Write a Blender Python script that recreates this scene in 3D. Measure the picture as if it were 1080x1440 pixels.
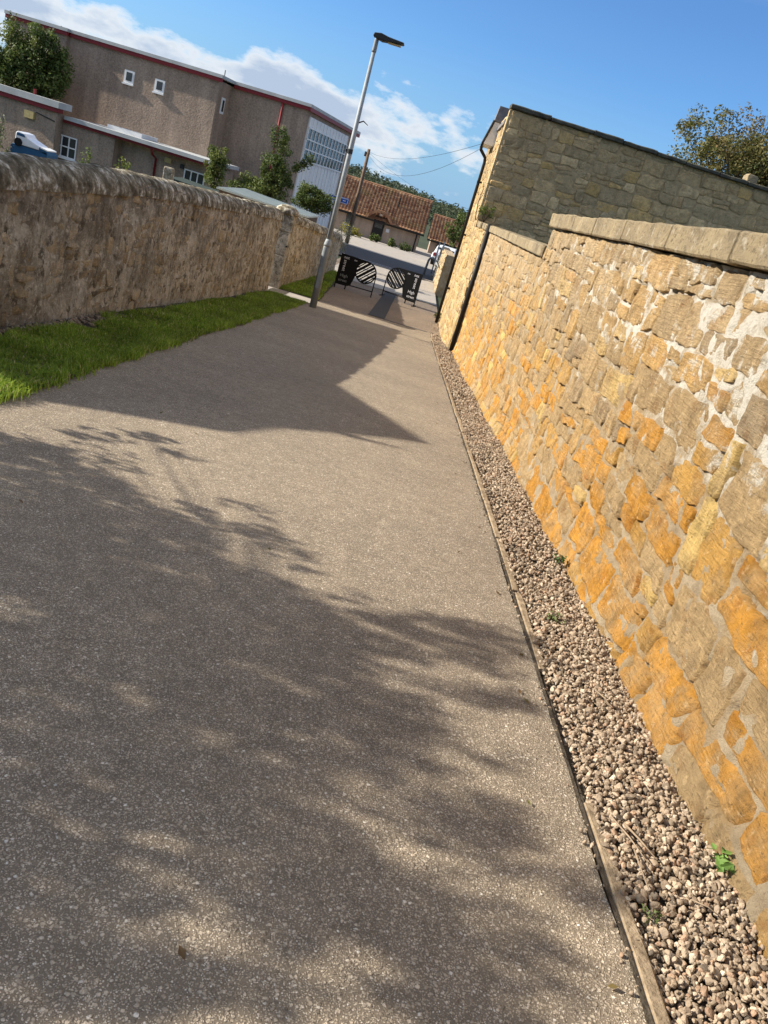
import bpy, math, random
import numpy as np
from mathutils import Vector, Matrix

for _o in list(bpy.data.objects):
    bpy.data.objects.remove(_o, do_unlink=True)
SC = bpy.context.scene
COL = SC.collection
R = math.radians

# ------------------------------------------------------------------ camera
PITCH, YAW, ROLL = R(21.90), R(-3.3174), R(17.0)
F = Vector((-math.sin(YAW) * math.cos(PITCH), math.cos(YAW) * math.cos(PITCH), -math.sin(PITCH)))
R0 = Vector((math.cos(YAW), math.sin(YAW), 0))
U0 = R0.cross(F)
CR = math.cos(ROLL) * R0 + math.sin(ROLL) * U0
CU = -math.sin(ROLL) * R0 + math.cos(ROLL) * U0
cam_d = bpy.data.cameras.new('camera')
cam_d.sensor_fit = 'VERTICAL'
cam_d.sensor_height = 36.0
cam_d.lens = 1082.0 / 1440.0 * 36.0
cam_d.clip_start = 0.05
cam_d.clip_end = 4000
cam = bpy.data.objects.new('camera', cam_d)
COL.objects.link(cam)
cam.matrix_world = Matrix(((CR.x, CU.x, -F.x, 0), (CR.y, CU.y, -F.y, 0), (CR.z, CU.z, -F.z, 0), (0, 0, 0, 1)))
SC.camera = cam

# ------------------------------------------------------------------ light
SUN_TO = Vector((-1.0, 0.05, 0.53))          # towards the sun
EL = math.atan2(SUN_TO.z, math.hypot(SUN_TO.x, SUN_TO.y))
AZ = math.atan2(SUN_TO.x, SUN_TO.y)
w = bpy.data.worlds.new('World')
SC.world = w
w.use_nodes = True
wn, wl = w.node_tree.nodes, w.node_tree.links
wn.clear()
sky = wn.new('ShaderNodeTexSky')
sky.sky_type = 'NISHITA'
sky.sun_disc = False
sky.sun_elevation = EL
sky.sun_rotation = AZ
sky.air_density = 1.0
sky.dust_density = 0.3
sky.ozone_density = 2.5
tc = wn.new('ShaderNodeTexCoord')
def wmath(op, a, b=None, clamp=False):
    n = wn.new('ShaderNodeMath'); n.operation = op; n.use_clamp = clamp
    for i, v in enumerate((a, b)):
        if v is None: continue
        if isinstance(v, (int, float)): n.inputs[i].default_value = v
        else: wl.new(v, n.inputs[i])
    return n.outputs[0]
def wnoise(scale, zs, detail, off=(0, 0, 0), rough=0.6):
    m = wn.new('ShaderNodeMapping'); m.inputs['Scale'].default_value = (1, 1, zs); m.inputs['Location'].default_value = off
    wl.new(tc.outputs['Generated'], m.inputs[0])
    n = wn.new('ShaderNodeTexNoise'); n.inputs['Scale'].default_value = scale; n.inputs['Detail'].default_value = detail
    n.inputs['Roughness'].default_value = rough
    wl.new(m.outputs[0], n.inputs['Vector'])
    return n.outputs['Fac']
sep = wn.new('ShaderNodeSeparateXYZ')
wl.new(tc.outputs['Generated'], sep.inputs[0])
Z = sep.outputs['Z']
n1 = wnoise(8, 2.6, 9, (0.3, 0.1, 0.0), 0.56)
n2 = wnoise(22, 2.0, 7, (2.1, 0.7, 0.4))
n3 = wnoise(3.5, 1.0, 3, (5.1, 0.2, 0.4))
top = wmath('ADD', wmath('MULTIPLY', n3, 0.05), 0.068)                   # height of the cloud bank
d1 = wmath('MULTIPLY', wmath('SUBTRACT', top, Z), 9.0)
d1 = wmath('MINIMUM', d1, 0.25)
low = wmath('MULTIPLY', wmath('SUBTRACT', 0.072, Z, True), 5.5)             # thins out towards the horizon
dens = wmath('ADD', wmath('ADD', wmath('MULTIPLY', wmath('SUBTRACT', n1, 0.5), 1.7), wmath('MULTIPLY', wmath('SUBTRACT', n2, 0.5), 0.55)), d1)
dens = wmath('SUBTRACT', dens, low)
cov = wmath('MULTIPLY', wmath('SUBTRACT', dens, 0.0), 5.5, True)
n4 = wnoise(4.2, 1.6, 8, (8.3, 3.3, 1.0), 0.58)                          # broken cloud mostly above the view, added for neutral fill light
hi = wmath('MULTIPLY', wmath('SUBTRACT', n4, 0.42), 7.0, True)
hi = wmath('MULTIPLY', hi, wmath('MULTIPLY', wmath('SUBTRACT', Z, 0.265, True), 7.0, True))
cov = wmath('MAXIMUM', cov, hi)
shade = wmath('MULTIPLY', wmath('SUBTRACT', dens, 0.06), 2.8, True)
cm = wn.new('ShaderNodeMix'); cm.data_type = 'RGBA'
wl.new(shade, cm.inputs[0])
cm.inputs[6].default_value = (3.9, 3.85, 3.75, 1)
cm.inputs[7].default_value = (1.85, 2.1, 2.6, 1)
skm = wn.new('ShaderNodeMix'); skm.data_type = 'RGBA'
wl.new(wmath('MULTIPLY', cov, 0.80), skm.inputs[0])
tint = wn.new('ShaderNodeMix'); tint.data_type = 'RGBA'; tint.blend_type = 'MULTIPLY'; tint.inputs[0].default_value = 1.0
wl.new(sky.outputs[0], tint.inputs[6]); tint.inputs[7].default_value = (0.29, 0.435, 0.61, 1)
hz = wn.new('ShaderNodeMix'); hz.data_type = 'RGBA'                      # pale blue air near the horizon
wl.new(wmath('MULTIPLY', wmath('SUBTRACT', 0.16, Z, True), 5.5, True), hz.inputs[0])
wl.new(tint.outputs[2], hz.inputs[6]); hz.inputs[7].default_value = (1.05, 1.85, 2.85, 1)
wl.new(hz.outputs[2], skm.inputs[6])
wl.new(cm.outputs[2], skm.inputs[7])
bg = wn.new('ShaderNodeBackground')
bg.inputs['Strength'].default_value = 0.15
wl.new(skm.outputs[2], bg.inputs[0])
wo = wn.new('ShaderNodeOutputWorld')
wl.new(bg.outputs[0], wo.inputs[0])

sd = bpy.data.lights.new('sun', 'SUN')
sd.energy = 5.0
sd.angle = R(0.53)
sd.color = (1.0, 0.93, 0.82)
so = bpy.data.objects.new('sun', sd)
COL.objects.link(so)
so.rotation_euler = (-SUN_TO).to_track_quat('-Z', 'Y').to_euler()
so.location = (-30, 2, 20)

SC.view_settings.view_transform = 'Standard'
SC.view_settings.look = 'None'
SC.view_settings.exposure = 0.9
SC.view_settings.gamma = 1.0
SC.view_settings.use_curve_mapping = False
SC.render.engine = 'CYCLES'
SC.cycles.max_bounces = 6
SC.cycles.diffuse_bounces = 3
SC.cycles.transparent_max_bounces = 8
SC.cycles.use_denoising = True

# ------------------------------------------------------------------ numpy noise
def _hash(ix, iy, iz, seed):
    h = (ix.astype(np.int64) * 374761393 + iy.astype(np.int64) * 668265263 + iz.astype(np.int64) * 2147483647 + seed * 1274126177) & 0xffffffff
    h = ((h ^ (h >> 13)) * 1274126177) & 0xffffffff
    h = h ^ (h >> 16)
    return (h & 0xffff) / 65535.0
def vnoise(P, seed=0):
    P = np.asarray(P, float)
    i = np.floor(P).astype(np.int64); f = P - i; f = f * f * (3 - 2 * f)
    r = 0
    for dx in (0, 1):
        for dy in (0, 1):
            for dz in (0, 1):
                wgt = (f[:, 0] if dx else 1 - f[:, 0]) * (f[:, 1] if dy else 1 - f[:, 1]) * (f[:, 2] if dz else 1 - f[:, 2])
                r = r + wgt * _hash(i[:, 0] + dx, i[:, 1] + dy, i[:, 2] + dz, seed)
    return r * 2 - 1
def fbm(P, seed=0, octv=3, gain=0.5):
    P = np.asarray(P, float); a = 1; r = 0; t = 0
    for k in range(octv):
        r = r + a * vnoise(P * 2 ** k, seed + k * 17); t += a; a *= gain
    return r / t

# ------------------------------------------------------------------ mesh helpers
def mesh_np(name, V, F_, smooth=False, col=None):
    """F_: (n,k) int array or list of such arrays"""
    Fs = F_ if isinstance(F_, list) else [F_]
    Fs = [np.asarray(f, np.int32) for f in Fs if len(f)]
    V = np.asarray(V, np.float32)
    me = bpy.data.meshes.new(name)
    me.vertices.add(len(V)); me.vertices.foreach_set('co', V.ravel())
    nl = sum(f.size for f in Fs); npoly = sum(len(f) for f in Fs)
    me.loops.add(nl); me.polygons.add(npoly)
    me.loops.foreach_set('vertex_index', np.concatenate([f.ravel() for f in Fs]))
    tot = np.concatenate([np.full(len(f), f.shape[1], np.int32) for f in Fs])
    st = np.concatenate([[0], np.cumsum(tot)[:-1]]).astype(np.int32)
    me.polygons.foreach_set('loop_start', st)
    me.polygons.foreach_set('loop_total', tot)
    me.polygons.foreach_set('use_smooth', np.full(npoly, smooth, bool))
    me.update(calc_edges=True)
    me.validate()
    if col is not None:
        at = me.color_attributes.new('Col', 'FLOAT_COLOR', 'POINT')
        c = np.ones((len(V), 4), np.float32); c[:, :3] = col
        at.data.foreach_set('color', c.ravel())
    return me
def put(name, me, mat, parent=None):
    o = bpy.data.objects.new(name, me)
    COL.objects.link(o)
    if mat is not None and me is not None and len(me.materials) == 0:
        me.materials.append(mat)
    if parent is not None:
        o.parent = parent
        o.matrix_parent_inverse = Matrix.Translation(-root_loc(parent))
    return o
def root_loc(o):
    v = Vector((0, 0, 0))
    if o.parent is None:
        return Vector(o.location)
    return v
def tag(o, label=None, cat=None, group=None, kind=None):
    if label: o['label'] = label
    if cat: o['category'] = cat
    if group: o['group'] = group
    if kind: o['kind'] = kind
    return o
def thing(name, loc, label, cat, group=None):
    o = bpy.data.objects.new(name, None)
    o.empty_display_size = 0.3
    o.location = loc
    COL.objects.link(o)
    return tag(o, label, cat, group)
def subpart(name, me, mat, parent):          # a child of a part whose own frame is the world frame
    o = bpy.data.objects.new(name, me); COL.objects.link(o)
    if mat is not None and len(me.materials) == 0: me.materials.append(mat)
    o.parent = parent
    # the parent part sits at world zero already
    return o

class MB:
    def __init__(s): s.v = []; s.f = []
    def add(s, V, F_):
        b = len(s.v); s.v += [tuple(p) for p in V]; s.f += [tuple(i + b for i in f) for f in F_]; return s
    def box(s, a, b, fr=None):
        x0, y0, z0 = a; x1, y1, z1 = b
        V = [(x0, y0, z0), (x1, y0, z0), (x1, y1, z0), (x0, y1, z0), (x0, y0, z1), (x1, y0, z1), (x1, y1, z1), (x0, y1, z1)]
        if fr: V = [fr(p) for p in V]
        return s.add(V, [(0, 3, 2, 1), (4, 5, 6, 7), (0, 1, 5, 4), (1, 2, 6, 5), (2, 3, 7, 6), (3, 0, 4, 7)])
    def prism(s, poly, fr):
        """poly of (u,v); fr(u,v,w) with w in 0..1"""
        n = len(poly)
        V = [fr(u, v, 0) for u, v in poly] + [fr(u, v, 1) for u, v in poly]
        F_ = [tuple(range(n - 1, -1, -1)), tuple(range(n, 2 * n))] + [(i, (i + 1) % n, n + (i + 1) % n, n + i) for i in range(n)]
        return s.add(V, F_)
    def tube(s, pts, rad, n=10, cap=True):
        pts = [Vector(p) for p in pts]
        if isinstance(rad, (int, float)): rad = [rad] * len(pts)
        rings = []
        prev = None
        for i, p in enumerate(pts):
            t = (pts[min(i + 1, len(pts) - 1)] - pts[max(i - 1, 0)]).normalized()
            if prev is None:
                a = t.cross(Vector((0, 0, 1)) if abs(t.z) < 0.9 else Vector((1, 0, 0))).normalized()
            else:
                a = (prev - t * prev.dot(t)).normalized()
            prev = a
            b = t.cross(a)
            rings.append([p + rad[i] * (math.cos(2 * math.pi * k / n) * a + math.sin(2 * math.pi * k / n) * b) for k in range(n)])
        V = [q for r_ in rings for q in r_]
        F_ = [(i * n + k, i * n + (k + 1) % n, (i + 1) * n + (k + 1) % n, (i + 1) * n + k) for i in range(len(pts) - 1) for k in range(n)]
        if cap: F_ += [tuple(range(n - 1, -1, -1)), tuple(range((len(pts) - 1) * n, len(pts) * n))]
        return s.add(V, F_)
    def lathe(s, c, prof, n=16):
        V = []; F_ = []
        for r_, z in prof:
            V += [(c[0] + r_ * math.cos(2 * math.pi * k / n), c[1] + r_ * math.sin(2 * math.pi * k / n), c[2] + z) for k in range(n)]
        for i in range(len(prof) - 1):
            F_ += [(i * n + k, i * n + (k + 1) % n, (i + 1) * n + (k + 1) % n, (i + 1) * n + k) for k in range(n)]
        F_ += [tuple(range(n - 1, -1, -1)), tuple(range((len(prof) - 1) * n, len(prof) * n))]
        return s.add(V, F_)
    def mesh(s, name, smooth=False):
        me = bpy.data.meshes.new(name)
        me.from_pydata(s.v, [], s.f)
        if smooth: me.polygons.foreach_set('use_smooth', [True] * len(me.polygons))
        me.update()
        return me
    def build(s, name, mat, parent=None, smooth=False, bevel=0, auto=None):
        o = put(name, s.mesh(name, smooth), mat, parent)
        if bevel:
            m = o.modifiers.new('bevel', 'BEVEL'); m.width = bevel; m.segments = 2; m.limit_method = 'ANGLE'
        return o
    def sub(s, name, mat, parent):
        return subpart(name, s.mesh(name), mat, parent)

# ------------------------------------------------------------------ materials
class MT:
    def __init__(s, name, rough=0.9, spec=0.2):
        s.m = bpy.data.materials.new(name); s.m.use_nodes = True
        s.n = s.m.node_tree.nodes; s.l = s.m.node_tree.links
        s.b = s.n['Principled BSDF']
        s.b.inputs['Roughness'].default_value = rough
        s.b.inputs['Specular IOR Level'].default_value = spec
        s.pos = None
    def P(s):
        if s.pos is None:
            s.pos = s.n.new('ShaderNodeNewGeometry').outputs['Position']
        return s.pos
    def mapv(s, scale=(1, 1, 1), rot=(0, 0, 0), loc=(0, 0, 0)):
        m = s.n.new('ShaderNodeMapping'); s.l.new(s.P(), m.inputs[0])
        m.inputs['Scale'].default_value = scale; m.inputs['Rotation'].default_value = rot; m.inputs['Location'].default_value = loc
        return m.outputs[0]
    def noise(s, scale, detail=4, rough=0.55, vec=None, out='Fac'):
        n = s.n.new('ShaderNodeTexNoise'); n.inputs['Scale'].default_value = scale
        n.inputs['Detail'].default_value = detail; n.inputs['Roughness'].default_value = rough
        s.l.new(vec or s.P(), n.inputs['Vector'])
        return n.outputs[out]
    def vor(s, scale, feature='F1', vec=None, rand=1.0):
        n = s.n.new('ShaderNodeTexVoronoi'); n.feature = feature
        n.inputs['Scale'].default_value = scale; n.inputs['Randomness'].default_value = rand
        s.l.new(vec or s.P(), n.inputs['Vector'])
        return n
    def math(s, op, a, b=None, clamp=False):
        n = s.n.new('ShaderNodeMath'); n.operation = op; n.use_clamp = clamp
        for i, v in enumerate((a, b)):
            if v is None: continue
            if isinstance(v, (int, float)): n.inputs[i].default_value = v
            else: s.l.new(v, n.inputs[i])
        return n.outputs[0]
    def rng(s, v, a, b, c=0, d=1):
        n = s.n.new('ShaderNodeMapRange'); n.clamp = True
        s.l.new(v, n.inputs[0])
        for i, x in enumerate((a, b, c, d)): n.inputs[1 + i].default_value = x
        return n.outputs[0]
    def ramp(s, v, stops, interp='LINEAR'):
        n = s.n.new('ShaderNodeValToRGB'); s.l.new(v, n.inputs[0])
        e = n.color_ramp.elements; n.color_ramp.interpolation = interp
        while len(e) < len(stops): e.new(0.5)
        for el, (p, c) in zip(e, stops): el.position = p; el.color = (*c, 1)
        return n.outputs[0]
    def mix(s, f, a, b, mode='MIX'):
        n = s.n.new('ShaderNodeMix'); n.data_type = 'RGBA'; n.blend_type = mode
        for i, v in ((0, f), (6, a), (7, b)):
            if isinstance(v, (int, float)): n.inputs[i].default_value = v
            elif isinstance(v, tuple): n.inputs[i].default_value = (*v, 1)
            else: s.l.new(v, n.inputs[i])
        return n.outputs[2]
    def attr(s, name='Col'):
        n = s.n.new('ShaderNodeVertexColor'); n.layer_name = name
        return n.outputs[0]
    def color(s, c):
        if isinstance(c, tuple): s.b.inputs['Base Color'].default_value = (*c, 1)
        else: s.l.new(c, s.b.inputs['Base Color'])
        return s
    def bump(s, h, dist=0.01, strength=1.0, prev=None):
        n = s.n.new('ShaderNodeBump'); n.inputs['Distance'].default_value = dist; n.inputs['Strength'].default_value = strength
        s.l.new(h, n.inputs['Height'])
        if prev is not None: s.l.new(prev, n.inputs['Normal'])
        s.l.new(n.outputs[0], s.b.inputs['Normal'])
        return n.outputs[0]

def plain(name, c, rough=0.8, var=0.15, scale=6, spec=0.2, metal=0.0, bump=0.0, bscale=80):
    t = MT(name, rough, spec)
    nz = t.noise(scale, 5)
    lo = tuple(x * (1 - var) for x in c); hi_ = tuple(min(1, x * (1 + var)) for x in c)
    t.color(t.ramp(nz, [(0.3, lo), (0.7, hi_)]))
    t.b.inputs['Metallic'].default_value = metal
    if bump: t.bump(t.noise(bscale, 4), bump)
    return t.m

def m_asphalt(name, s1, pal, binder, bias, bumpd):
    t = MT(name, 0.85, 0.25)
    warp = t.noise(45, 3, 0.6, out='Color')
    wv = t.n.new('ShaderNodeVectorMath'); wv.operation = 'SCALE'; wv.inputs['Scale'].default_value = 0.016
    t.l.new(warp, wv.inputs[0])
    ad = t.n.new('ShaderNodeVectorMath'); ad.operation = 'ADD'; t.l.new(t.P(), ad.inputs[0]); t.l.new(wv.outputs[0], ad.inputs[1])
    v = t.vor(s1, vec=ad.outputs[0]); v2 = t.vor(s1 * 2.3, vec=ad.outputs[0])
    big = t.noise(0.7, 5); mid = t.noise(11, 4)
    sepc = t.n.new('ShaderNodeSeparateColor'); t.l.new(v.outputs['Color'], sepc.inputs[0])
    sep2 = t.n.new('ShaderNodeSeparateColor'); t.l.new(v2.outputs['Color'], sep2.inputs[0])
    chip = t.ramp(sepc.outputs[0], pal)
    small = t.ramp(sep2.outputs[1], pal)
    inside = t.rng(v.outputs['Distance'], 0.34, 0.50, 1, 0)
    fine = t.rng(v2.outputs['Distance'], 0.35, 0.55, 1, 0)
    show = t.math('MULTIPLY', inside, t.rng(sepc.outputs[1], bias, bias + 0.05))
    base = t.mix(fine, binder, small)
    c = t.mix(show, base, chip)
    c = t.mix(1.0, c, t.ramp(big, [(0.3, (0.86, 0.85, 0.84)), (0.7, (1.12, 1.10, 1.06))]), 'MULTIPLY')
    c = t.mix(1.0, c, t.ramp(mid, [(0.3, (0.86, 0.86, 0.86)), (0.7, (1.12, 1.12, 1.12))]), 'MULTIPLY')
    t.color(c)
    h = t.math('ADD', t.math('MULTIPLY', show, t.rng(sepc.outputs[2], 0, 1, 0.3, 1)), t.math('MULTIPLY', fine, t.rng(sep2.outputs[2], 0, 1, 0.2, 0.6)))
    t.bump(h, bumpd)
    return t.m
PAL = [(0.0, (0.205, 0.164, 0.119)), (0.3, (0.39, 0.318, 0.232)), (0.7, (0.535, 0.442, 0.329)), (0.92, (0.65, 0.55, 0.42)), (1.0, (0.80, 0.73, 0.62))]
M_PATH = m_asphalt('chipped_asphalt', 88, PAL, (0.21, 0.170, 0.122), 0.42, 0.005)
PAL2 = [(0.0, (0.17, 0.13, 0.095)), (0.5, (0.31, 0.24, 0.17)), (1.0, (0.42, 0.335, 0.25))]
M_LANE = m_asphalt('lane_asphalt', 60, PAL2, (0.15, 0.118, 0.09), 0.3, 0.004)
M_ROAD = plain('road_asphalt', (0.075, 0.073, 0.074), 0.85, 0.2, 30)
M_TRENCH = plain('trench_asphalt', (0.055, 0.052, 0.05), 0.85, 0.2, 30)
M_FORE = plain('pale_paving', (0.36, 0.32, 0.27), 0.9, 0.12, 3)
M_EARTH = MT('earth', 0.95)
M_EARTH.color(M_EARTH.ramp(M_EARTH.noise(14, 6), [(0.3, (0.035, 0.028, 0.02)), (0.55, (0.075, 0.06, 0.042)), (0.75, (0.13, 0.105, 0.075))]))
M_EARTH.bump(M_EARTH.noise(40, 5), 0.015); M_EARTH = M_EARTH.m
_t = MT('field', 0.95)
_t.color(_t.ramp(_t.noise(0.08, 8, 0.6), [(0.3, (0.03, 0.042, 0.018)), (0.7, (0.06, 0.068, 0.032))])); M_FIELD = _t.m

def m_stone(name, lime=False, strata=0.35, mott=0.45, spot=0.5, tan=(0.44, 0.305, 0.155), bd=0.05):
    t = MT(name, 0.92, 0.15)
    a = t.attr()
    n = t.noise(9, 8, 0.7)
    drift = t.noise(3.4, 5, 0.62, t.mapv(loc=(2.2, 7.1, 5.5)))
    c = t.mix(t.rng(drift, 0.42, 0.66, 0, 0.75), a, tan)
    c = t.mix(1.0, c, t.ramp(n, [(0.28, (1 - mott,) * 3), (0.5, (1, 1, 1)), (0.74, (1 + mott * 0.8,) * 3)]), 'MULTIPLY')
    rv = t.noise(6, 6, 0.72, t.mapv(loc=(3.1, 8.2, 1.7)))
    c = t.mix(t.rng(rv, 0.54, 0.66, 0, spot), c, t.mix(1.0, a, (0.60, 0.40, 0.25), 'MULTIPLY'))
    gv = t.noise(7, 7, 0.72, t.mapv(loc=(13.1, 4.2, 7.7)))
    c = t.mix(t.rng(gv, 0.55, 0.66, 0, 0.6), c, tuple(x * 0.85 + 0.01 for x in tan))
    dk = t.noise(40, 5, 0.65)
    c = t.mix(t.rng(dk, 0.58, 0.68, 0, 0.65), c, tuple(x * 0.3 for x in tan))
    pl = t.noise(27, 5, 0.65, t.mapv(loc=(1.1, 9.9, 3.3)))
    c = t.mix(t.rng(pl, 0.58, 0.68, 0, 0.5), c, tuple(min(1, x * 1.7 + 0.03) for x in tan))
    st = t.noise(7, 6, 0.65, t.mapv(scale=(1, 1.1, 9), rot=(0.35, 0, 0)))
    if lime:
        sp = t.n.new('ShaderNodeSeparateXYZ'); t.l.new(t.P(), sp.inputs[0])
        reg = t.math('MULTIPLY', t.rng(sp.outputs['Y'], 2.6, 8.5, 1, 0.25), t.rng(sp.outputs['Z'], -1.15, -0.45, 0, 1))
        ln = t.math('ADD', t.math('MULTIPLY', t.noise(4.2, 8, 0.74, t.mapv(loc=(1.3, 2.2, 9.1))), 0.78), t.math('MULTIPLY', reg, 0.15))
        c = t.mix(t.rng(ln, 0.54, 0.60, 0, 0.88), c, (0.70, 0.65, 0.54))
    t.color(c)
    h = t.math('ADD', t.math('MULTIPLY', t.noise(22, 9, 0.78), 1.0), t.math('MULTIPLY', st, strata * 2))
    t.bump(h, bd, 1.0)
    return t.m
M_STONE = m_stone('sandstone', True)
M_STONE_G = m_stone('weathered_stone', False, 0.3, 0.4, 0.3, (0.58, 0.42, 0.22))

def m_mortar(name, c0, c1, white=None, bumpd=0.02):
    t = MT(name, 0.95, 0.1)
    n = t.noise(8, 7, 0.68)
    c = t.ramp(n, [(0.3, c0), (0.65, c1)])
    c = t.mix(t.rng(t.noise(60, 3), 0.6, 0.75, 0, 0.5), c, tuple(x * 0.45 for x in c0))
    c = t.mix(t.rng(t.noise(3.3, 5, 0.6, t.mapv(loc=(4, 1, 2))), 0.5, 0.66, 0, 0.7), c, (0.36, 0.22, 0.08)) if white else c
    if white:
        sp = t.n.new('ShaderNodeSeparateXYZ'); t.l.new(t.P(), sp.inputs[0])
        reg = t.math('MULTIPLY', t.rng(sp.outputs['Y'], 2.6, 9.5, 1, 0.3), t.rng(sp.outputs['Z'], -1.25, -0.4, 0, 1))
        ln = t.math('ADD', t.math('MULTIPLY', t.noise(4.2, 8, 0.74, t.mapv(loc=(1.3, 2.2, 9.1))), 0.78), t.math('MULTIPLY', reg, 0.195))
        c = t.mix(t.rng(ln, 0.47, 0.57, 0, 0.9), c, white)
    t.color(c)
    h = t.math('ADD', t.noise(17, 9, 0.8), t.math('MULTIPLY', t.noise(90, 4, 0.7), 0.4))
    t.bump(h, bumpd, 1.0)
    return t.m
M_MORTAR = m_mortar('lime_mortar', (0.34, 0.255, 0.155), (0.54, 0.43, 0.285), (0.74, 0.69, 0.58), 0.045)
M_MORTAR_G = m_mortar('dark_mortar', (0.36, 0.265, 0.145), (0.52, 0.39, 0.215), None, 0.02)
_t = MT('old_harling', 0.95, 0.1)          # left wall
_n = _t.noise(4, 9, 0.72, _t.mapv(scale=(1, 1.2, 1)))
_c = _t.ramp(_n, [(0.32, (0.21, 0.175, 0.12)), (0.45, (0.46, 0.39, 0.285)), (0.56, (0.63, 0.55, 0.42)), (0.72, (0.74, 0.66, 0.53))])
_c = _t.mix(_t.rng(_t.noise(16, 5, 0.7), 0.55, 0.61, 0, 0.9), _c, (0.82, 0.75, 0.61))
_c = _t.mix(_t.rng(_t.noise(7, 6, 0.72, _t.mapv(loc=(5, 5, 5))), 0.53, 0.62, 0, 0.85), _c, (0.10, 0.08, 0.052))
_c = _t.mix(_t.rng(_t.noise(1.3, 7, 0.66, _t.mapv(loc=(7, 2, 4))), 0.47, 0.60, 0, 0.55), _c, (0.17, 0.135, 0.09))
_sp = _t.n.new('ShaderNodeSeparateXYZ'); _t.l.new(_t.P(), _sp.inputs[0])
_st = _t.math('ADD', _t.noise(2.6, 8, 0.72, _t.mapv(loc=(2, 5, 9))), _t.rng(_sp.outputs['Z'], -2.2, -0.9, -0.10, 0.09))
_c = _t.mix(_t.rng(_st, 0.50, 0.60, 0, 0.6), _c, (0.15, 0.125, 0.088))
_c = _t.mix(_t.rng(_t.noise(20, 6, 0.72, _t.mapv(loc=(1, 8, 4))), 0.58, 0.64, 0, 0.8), _c, (0.74, 0.68, 0.55))
_t.color(_c)
_t.bump(_t.math('ADD', _t.noise(14, 8, 0.78), _t.math('MULTIPLY', _t.noise(70, 4), 0.4)), 0.06, 1.0)
M_HARL = _t.m
_t = MT('lichen_coping', 0.95, 0.1)
_c = _t.ramp(_t.noise(7, 8, 0.7, _t.mapv(scale=(1, 1, 1))), [(0.38, (0.10, 0.082, 0.052)), (0.50, (0.24, 0.20, 0.135)), (0.56, (0.42, 0.37, 0.27)), (0.62, (0.78, 0.72, 0.60))])
_t.color(_c); _t.bump(_t.noise(16, 8, 0.75, _t.mapv(scale=(1, 1, 1))), 0.06, 1.0)
M_LICHEN = _t.m
_t = MT('coping_sandstone', 0.93, 0.1)
_c = _t.ramp(_t.noise(3.5, 9, 0.72), [(0.3, (0.17, 0.13, 0.08)), (0.45, (0.28, 0.22, 0.135)), (0.6, (0.36, 0.28, 0.165)), (0.75, (0.46, 0.36, 0.21))])
_c = _t.mix(_t.rng(_t.noise(35, 5, 0.7), 0.54, 0.64, 0, 0.7), _c, (0.12, 0.095, 0.06))
_c = _t.mix(_t.rng(_t.noise(13, 6, 0.7, _t.mapv(loc=(3, 3, 3))), 0.56, 0.66, 0, 0.7), _c, (0.50, 0.44, 0.33))
_t.color(_c); _t.bump(_t.noise(20, 9, 0.78), 0.035); M_COPE = _t.m
_t = MT('dark_coping', 0.95, 0.1)
_t.color(_t.ramp(_t.noise(6, 6, 0.65), [(0.3, (0.045, 0.042, 0.034)), (0.6, (0.10, 0.095, 0.07)), (0.8, (0.16, 0.15, 0.11))])); _t.bump(_t.noise(30, 5), 0.02); M_COPED = _t.m

def m_harl(name, c, bs=45, bd=0.012, var=0.25):
    t = MT(name, 0.95, 0.1)
    n = t.noise(bs, 3, 0.6)
    big = t.noise(0.8, 5, 0.6)
    k = t.ramp(n, [(0.3, tuple(x * (1 - var) for x in c)), (0.7, tuple(x * (1 + var) for x in c))])
    k = t.mix(1.0, k, t.ramp(big, [(0.3, (0.86, 0.86, 0.86)), (0.7, (1.1, 1.09, 1.07))]), 'MULTIPLY')
    sv = t.noise(2.2, 6, 0.62, t.mapv(scale=(1, 1, 0.14)))
    k = t.mix(1.0, k, t.ramp(sv, [(0.34, (0.80, 0.80, 0.79)), (0.6, (1.06, 1.06, 1.05))]), 'MULTIPLY')
    t.color(k); t.bump(n, bd)
    return t.m
M_ROUGHCAST = m_harl('roughcast', (0.335, 0.255, 0.195), 14, 0.025)
M_COTT = m_mortar('cottage_render', (0.40, 0.285, 0.145), (0.60, 0.455, 0.255), None, 0.03)
M_HOUSE = m_harl('house_harling', (0.36, 0.275, 0.21), 20, 0.01)
M_RED = plain('red_paint', (0.22, 0.028, 0.03), 0.5, 0.1)
M_ROOFG = plain('grey_roof_felt', (0.42, 0.43, 0.42), 0.8, 0.15, 1.5)
M_WHITE = plain('white_paint', (0.75, 0.75, 0.73), 0.5, 0.05)
M_PANEL = plain('white_cladding', (0.74, 0.73, 0.70), 0.6, 0.08, 2)
M_GLASS = MT('window_glass', 0.08, 0.6); M_GLASS.color((0.025, 0.032, 0.036)); M_GLASS = M_GLASS.m
M_GALV = plain('galvanised_steel', (0.28, 0.30, 0.30), 0.65, 0.15, 9, 0.3, 0.15)
M_GALVD = plain('grey_painted_steel', (0.21, 0.23, 0.235), 0.6, 0.15, 9, 0.4)
M_LED = plain('lantern_casing', (0.035, 0.037, 0.035), 0.5, 0.1)
M_BLACK = plain('black_metal', (0.006, 0.006, 0.006), 0.6, 0.1, 20, 0.12)
M_PIPE = plain('dark_pipe', (0.02, 0.018, 0.016), 0.5, 0.1)
M_LETTER = plain('white_lettering', (0.6, 0.6, 0.62), 0.6, 0.05)
M_BLUE = plain('sign_blue', (0.02, 0.09, 0.40), 0.45, 0.05)
M_WOOD = plain('weathered_pole', (0.17, 0.12, 0.085), 0.9, 0.3, 8)
M_FELT = plain('shed_sheet', (0.50, 0.55, 0.50), 0.7, 0.12, 2)
M_BARK = plain('bark', (0.075, 0.06, 0.045), 0.95, 0.35, 14, 0.1, 0, 0.03, 30)
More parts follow.
